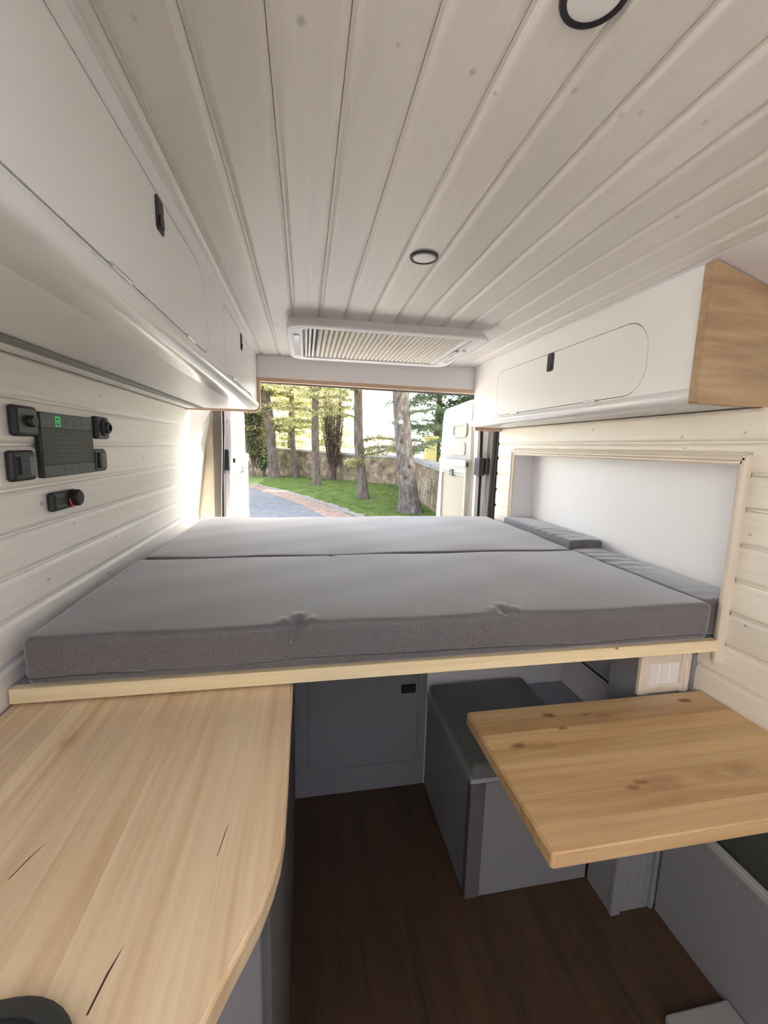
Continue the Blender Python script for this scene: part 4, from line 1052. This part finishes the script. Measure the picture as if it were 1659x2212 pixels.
big_ = tree('cedar_tree', 3.43, 13.75, [(-.2, .36, .03), (.0, .35, .03), (.6, .31, -.06), (2.1, .275, -.24), (3.6, .265, -.39), (8, .18, -.6)], 'thick lichen-spotted conifer trunk nearest the van, beside the right rear door', 1, 'bark_lichen', 'leaf_green',
     br=[(2.05, 75, 2.0, .18, .06), (2.7, 60, 2.2, -.02, .04), (2.9, 20, 2.0, -.12, .04), (3.2, 100, 2.0, -.05, .04), (2.75, 40, 1.6, -.1, .035)] + rand_br(11, 16, 4.0, 8.0, 1.6, 3.0), nfol=9000, fsize=.075, spread=.10)
for (h_, a_, r_) in ((2.95, -25, .085), (2.35, -30, .06), (1.55, 15, .06), (1.2, -20, .07)):
    dx_ = np.interp(h_, [.6, 2.1, 3.6], [-.06, -.24, -.39]); rr_ = np.interp(h_, [.6, 2.1, 3.6], [.31, .275, .265]) * .97
    q_ = math.radians(a_); c_ = (3.43 + dx_ + math.sin(q_) * rr_, 13.75 - math.cos(q_) * rr_, G + h_)
    obj('branch_scar', MB().tube([c_, (c_[0] + .03 * math.sin(q_), c_[1] - .035, c_[2] + .005)], [r_, r_ * .75], 12), M['dirt'] if r_ < .08 else M['coping'], big_, smooth=True)
tree('cedar_tree', 2.39, 17.6, [(-.2, .26, .0), (0, .25, .0), (.5, .205, -.05), (2.2, .185, -.22), (4.0, .17, -.28), (8.5, .1, -.4)], 'slim conifer trunk with a sunlit right flank, second from the right rear door', 2, 'bark', 'leaf_yellow',
     br=[(1.75, 95, 2.4, .12, .045), (2.0, 80, 2.0, -.05, .03), (1.5, 250, .5, -.1, .02), (2.4, 110, 1.8, -.1, .03), (3.3, 275, 2.2, -.03, .03)] + rand_br(12, 16, 4.2, 8.5, 1.5, 3.0), nfol=9000, fsize=.085, spread=.12)
tree('cedar_tree', .62, 23.5, [(-.2, .24, 0), (0, .23, 0), (.5, .205, -.02), (2.5, .20, -.08), (6, .16, -.10), (9, .1, -.1)], 'straight grey conifer trunk standing alone in the middle of the lawn', 3, 'bark', 'leaf_yellow',
     br=[(3.3, 280, 1.6, -.05, .03), (3.9, 250, 2.0, -.05, .03), (4.1, 100, 2.0, -.05, .03), (4.6, 75, 2.0, -.05, .03), (4.5, 200, 2.0, -.05, .03)] + rand_br(13, 16, 4.8, 9.0, 1.5, 3.0), nfol=8000, fsize=.10)
tree('cedar_tree', -.70, 29.0, [(-.2, .26, .03), (0, .25, .03), (.5, .20, 0), (3, .16, -.12), (6, .14, -.15), (9, .08, -.2)], 'thin conifer trunk against the stone wall, behind the straight middle trunk', 4, 'bark', 'leaf_yellow',
     br=[(2.9, 270, 2.2, -.06, .03), (3.2, 90, 2.4, -.08, .03), (3.7, 300, 2.4, -.05, .03), (4.1, 60, 2.6, -.05, .03), (4.4, 240, 2.2, -.05, .03), (4.7, 110, 2.6, -.05, .03), (5.2, 280, 2.4, -.05, .03), (5.0, 20, 2.4, -.05, .03), (3.4, 180, 2.2, -.1, .03)] + rand_br(14, 18, 5.2, 9.0, 1.5, 3.0), nfol=14000, fsize=.11, spread=.2)
tree('cedar_tree', -2.05, 28.6, [(-.2, .38, .05), (0, .36, .05), (.6, .31, .03), (2.6, .30, -.10), (4.4, .30, -.28), (5.4, .26, -.45), (9, .15, -.7)], 'stout conifer trunk with a forked top, left of the thin trunk by the wall', 5, 'bark', 'leaf_yellow',
     br=[(3.2, 80, 2.0, .08, .05), (3.6, 100, 1.8, -.05, .035), (3.0, 285, 2.4, -.05, .035), (4.0, 270, 2.6, -.06, .035), (4.6, 70, 2.6, -.05, .035), (5.2, 95, 2.6, -.05, .03), (4.8, 300, 2.2, -.05, .03), (5.6, 200, 2.2, -.05, .03)] + rand_br(15, 20, 5.4, 9.0, 1.8, 3.2), nfol=15000, fsize=.11, spread=.2,
     fork=[(-2.25, 28.6, G + 4.2), (-2.5, 28.5, G + 4.9), (-2.95, 28.4, G + 5.6), (-3.1, 28.4, G + 6.6)])
tree('cedar_tree', 8.2, 26.5, [(-.2, .3, 0), (0, .3, 0), (1, .25, 0), (9, .12, .2)], 'spreading blue-green conifer beyond the stone wall, behind the thick trunk', 6, 'bark', 'leaf_green',
     br=rand_br(16, 40, 1.6, 9.0, 2.0, 3.8), nfol=15000, fsize=.12, spread=.22)
tree('cedar_tree', -5.2, 36, [(-.2, .3, 0), (0, .3, 0), (1, .25, 0), (9, .12, .2)], 'bright yellow-green conifer beyond the wall at the far left end', 8, 'bark', 'leaf_yellow',
     br=rand_br(18, 46, 1.8, 9.0, 1.8, 3.4), nfol=15000, fsize=.13, spread=.25)

# columnar, many-stemmed trees
def column_tree(name, x, y, h, w, label, seed, leaf, nst, nfol, fsize, bark='twig', stem=.03, cat='tree', flare=.5):
    r = np.random.RandomState(seed); t = thing(name, (x, y, G), label, cat); mb = MB(); pts = []; dirs = []
    mb.tube([(x, y, G - .1), (x + .02, y, G + .5), (x, y, G + 1.2)], [w * .28, w * .2, w * .15], 10)
    for i in range(nst):
        a = r.rand() * 6.28; z0 = .15 + .9 * r.rand() * flare * 2; ln = h * (.35 + .6 * r.rand()); out = w * (.35 + .65 * r.rand())
        pl_ = [np.array([x + math.cos(a) * out * q ** .6, y + math.sin(a) * out * q ** .6, G + z0 + ln * q]) + r.normal(size=3) * .03 * q for q in np.linspace(0, 1, 7)]
        mb.tube([tuple(p) for p in pl_], [stem * (1 - .8 * q / 6) + .004 for q in range(7)], 5)
        for q in range(2, 7):
            for _ in range(2):
                e = pl_[q] + np.array([r.normal() * .16, r.normal() * .16, .25 + .2 * r.rand()])
                mb.tube([tuple(pl_[q]), tuple(e)], [stem * .35, .004], 4)
                pts.append(e); dirs.append(np.array([r.normal() * .3, r.normal() * .3, 1.]))
            pts.append(pl_[q]); dirs.append(np.array([math.cos(a) * .3, math.sin(a) * .3, 1.]))
    obj('stems', mb, M[bark], t, kind='stuff')
    if nfol:
        tris_obj('foliage', foliage(np.array(pts), np.array(dirs), nfol, fsize, .12, 1.2, r), M[leaf], t, kind='stuff')
tree('cedar_tree', 2.6, 44, [(-.2, .3, 0), (0, .3, 0), (1, .25, 0), (9, .12, .2)], 'hazy pale conifer far beyond the wall, behind the bare tree', 41, 'bark', 'leaf_yellow',
     br=rand_br(41, 44, 1.2, 9.0, 1.8, 3.4), nfol=9000, fsize=.16, spread=.3)
tree('cedar_tree', -1.6, 46, [(-.2, .3, 0), (0, .3, 0), (1, .25, 0), (9, .12, .2)], 'hazy pale conifer far beyond the wall, between the two left trunks', 42, 'bark', 'leaf_yellow',
     br=rand_br(42, 44, 1.2, 9.0, 1.8, 3.4), nfol=9000, fsize=.16, spread=.3)
column_tree('bare_poplar', 1.72, 27.0, 6.2, .85, 'narrow bare tree with many upright reddish twigs, against the wall', 21, 'leaf_dark', 70, 2500, .09)
column_tree('cypress_tree', -3.30, 29.3, 7.0, .75, 'dark columnar cypress beside the open left rear door', 22, 'leaf_dark', 60, 11000, .13, 'bark', .035)
column_tree('round_shrub', -2.75, 30.0, 2.1, .5, 'small dark green shrub at the foot of the cypress', 23, 'leaf_green', 40, 6000, .10, 'bark', .02, 'shrub')
column_tree('round_shrub', 8.6, 19.5, 3.6, 1.3, 'pinkish shrub beyond the stone wall by the right rear door', 24, 'leaf_pink', 50, 6000, .11, 'twig', .025, 'shrub')

# conifers off to the right, whose crowns keep the sun off the lawn and the near road
for i, (xx, yy, sd) in enumerate(((11.5, 14.6, 32), (13.0, 19.4, 33), (12.0, 24.2, 34), (13.5, 29.5, 35))):
    tree('cedar_tree', xx, yy, [(-.2, .4, 0), (0, .4, 0), (1, .3, 0), (12, .12, .2)], ('large conifer out of sight beyond the right rear door', 'second conifer out of sight to the right', 'third conifer out of sight to the right', 'farthest conifer out of sight to the right')[i], sd, 'bark', 'leaf_green',
         br=rand_br(sd, 70, 2.6, 12.0, 2.4, 4.6, rad=.05), nfol=26000, fsize=.20, top=12.0, spread=.32)

# gate posts, yellow pillar, pale house
obj('gate_post', MB().prism([(.02, G), (.34, G), (.34, -.62), (.18, -.35), (.02, -.62)], 'Y', 30.6, 30.9).box(-.02, .38, 30.56, 30.94, -.72, -.62), M['stone'], label='small pointed stone gate post above the wall', cat='post', origin=(.18, 30.7, G))
obj('yellow_pillar', MB().box(6.9, 7.5, 24, 24.6, G, .55).box(6.82, 7.58, 23.92, 24.68, .55, .7), M['post_yellow'], label='pale yellow pillar beyond the wall, right of the thick trunk', cat='pillar', origin=(7.2, 24.3, G))
hs_ = thing('house', (-1.5, 55, G), 'pale rendered house far beyond the wall, seen between the trunks', 'house')
obj('facade', MB().box(-6.5, 4.5, 52, 60, G, 4.4), M['house'], hs_)
obj('roof', MB().prism([(-7, 4.4), (5, 4.4), (-1, 7.4)], 'Y', 51.6, 60.4), M['roof'], hs_)
for wx in (-5.4, -3.2, -1.0, 1.2, 3.0):
    for wz in (-.6, 2.0):
        w_ = obj('window', MB().prism([(wx, wz), (wx + .95, wz), (wx + .95, wz + 1.5), (wx, wz + 1.5)], 'Y', 51.9, 52.05, holes=[[(wx + .09, wz + .09), (wx + .86, wz + .09), (wx + .86, wz + 1.41), (wx + .09, wz + 1.41)]]), M['house'], hs_)
        obj('pane', MB().box(wx + .09, wx + .86, 51.96, 52.0, wz + .09, wz + 1.41), M['house_win'], w_)
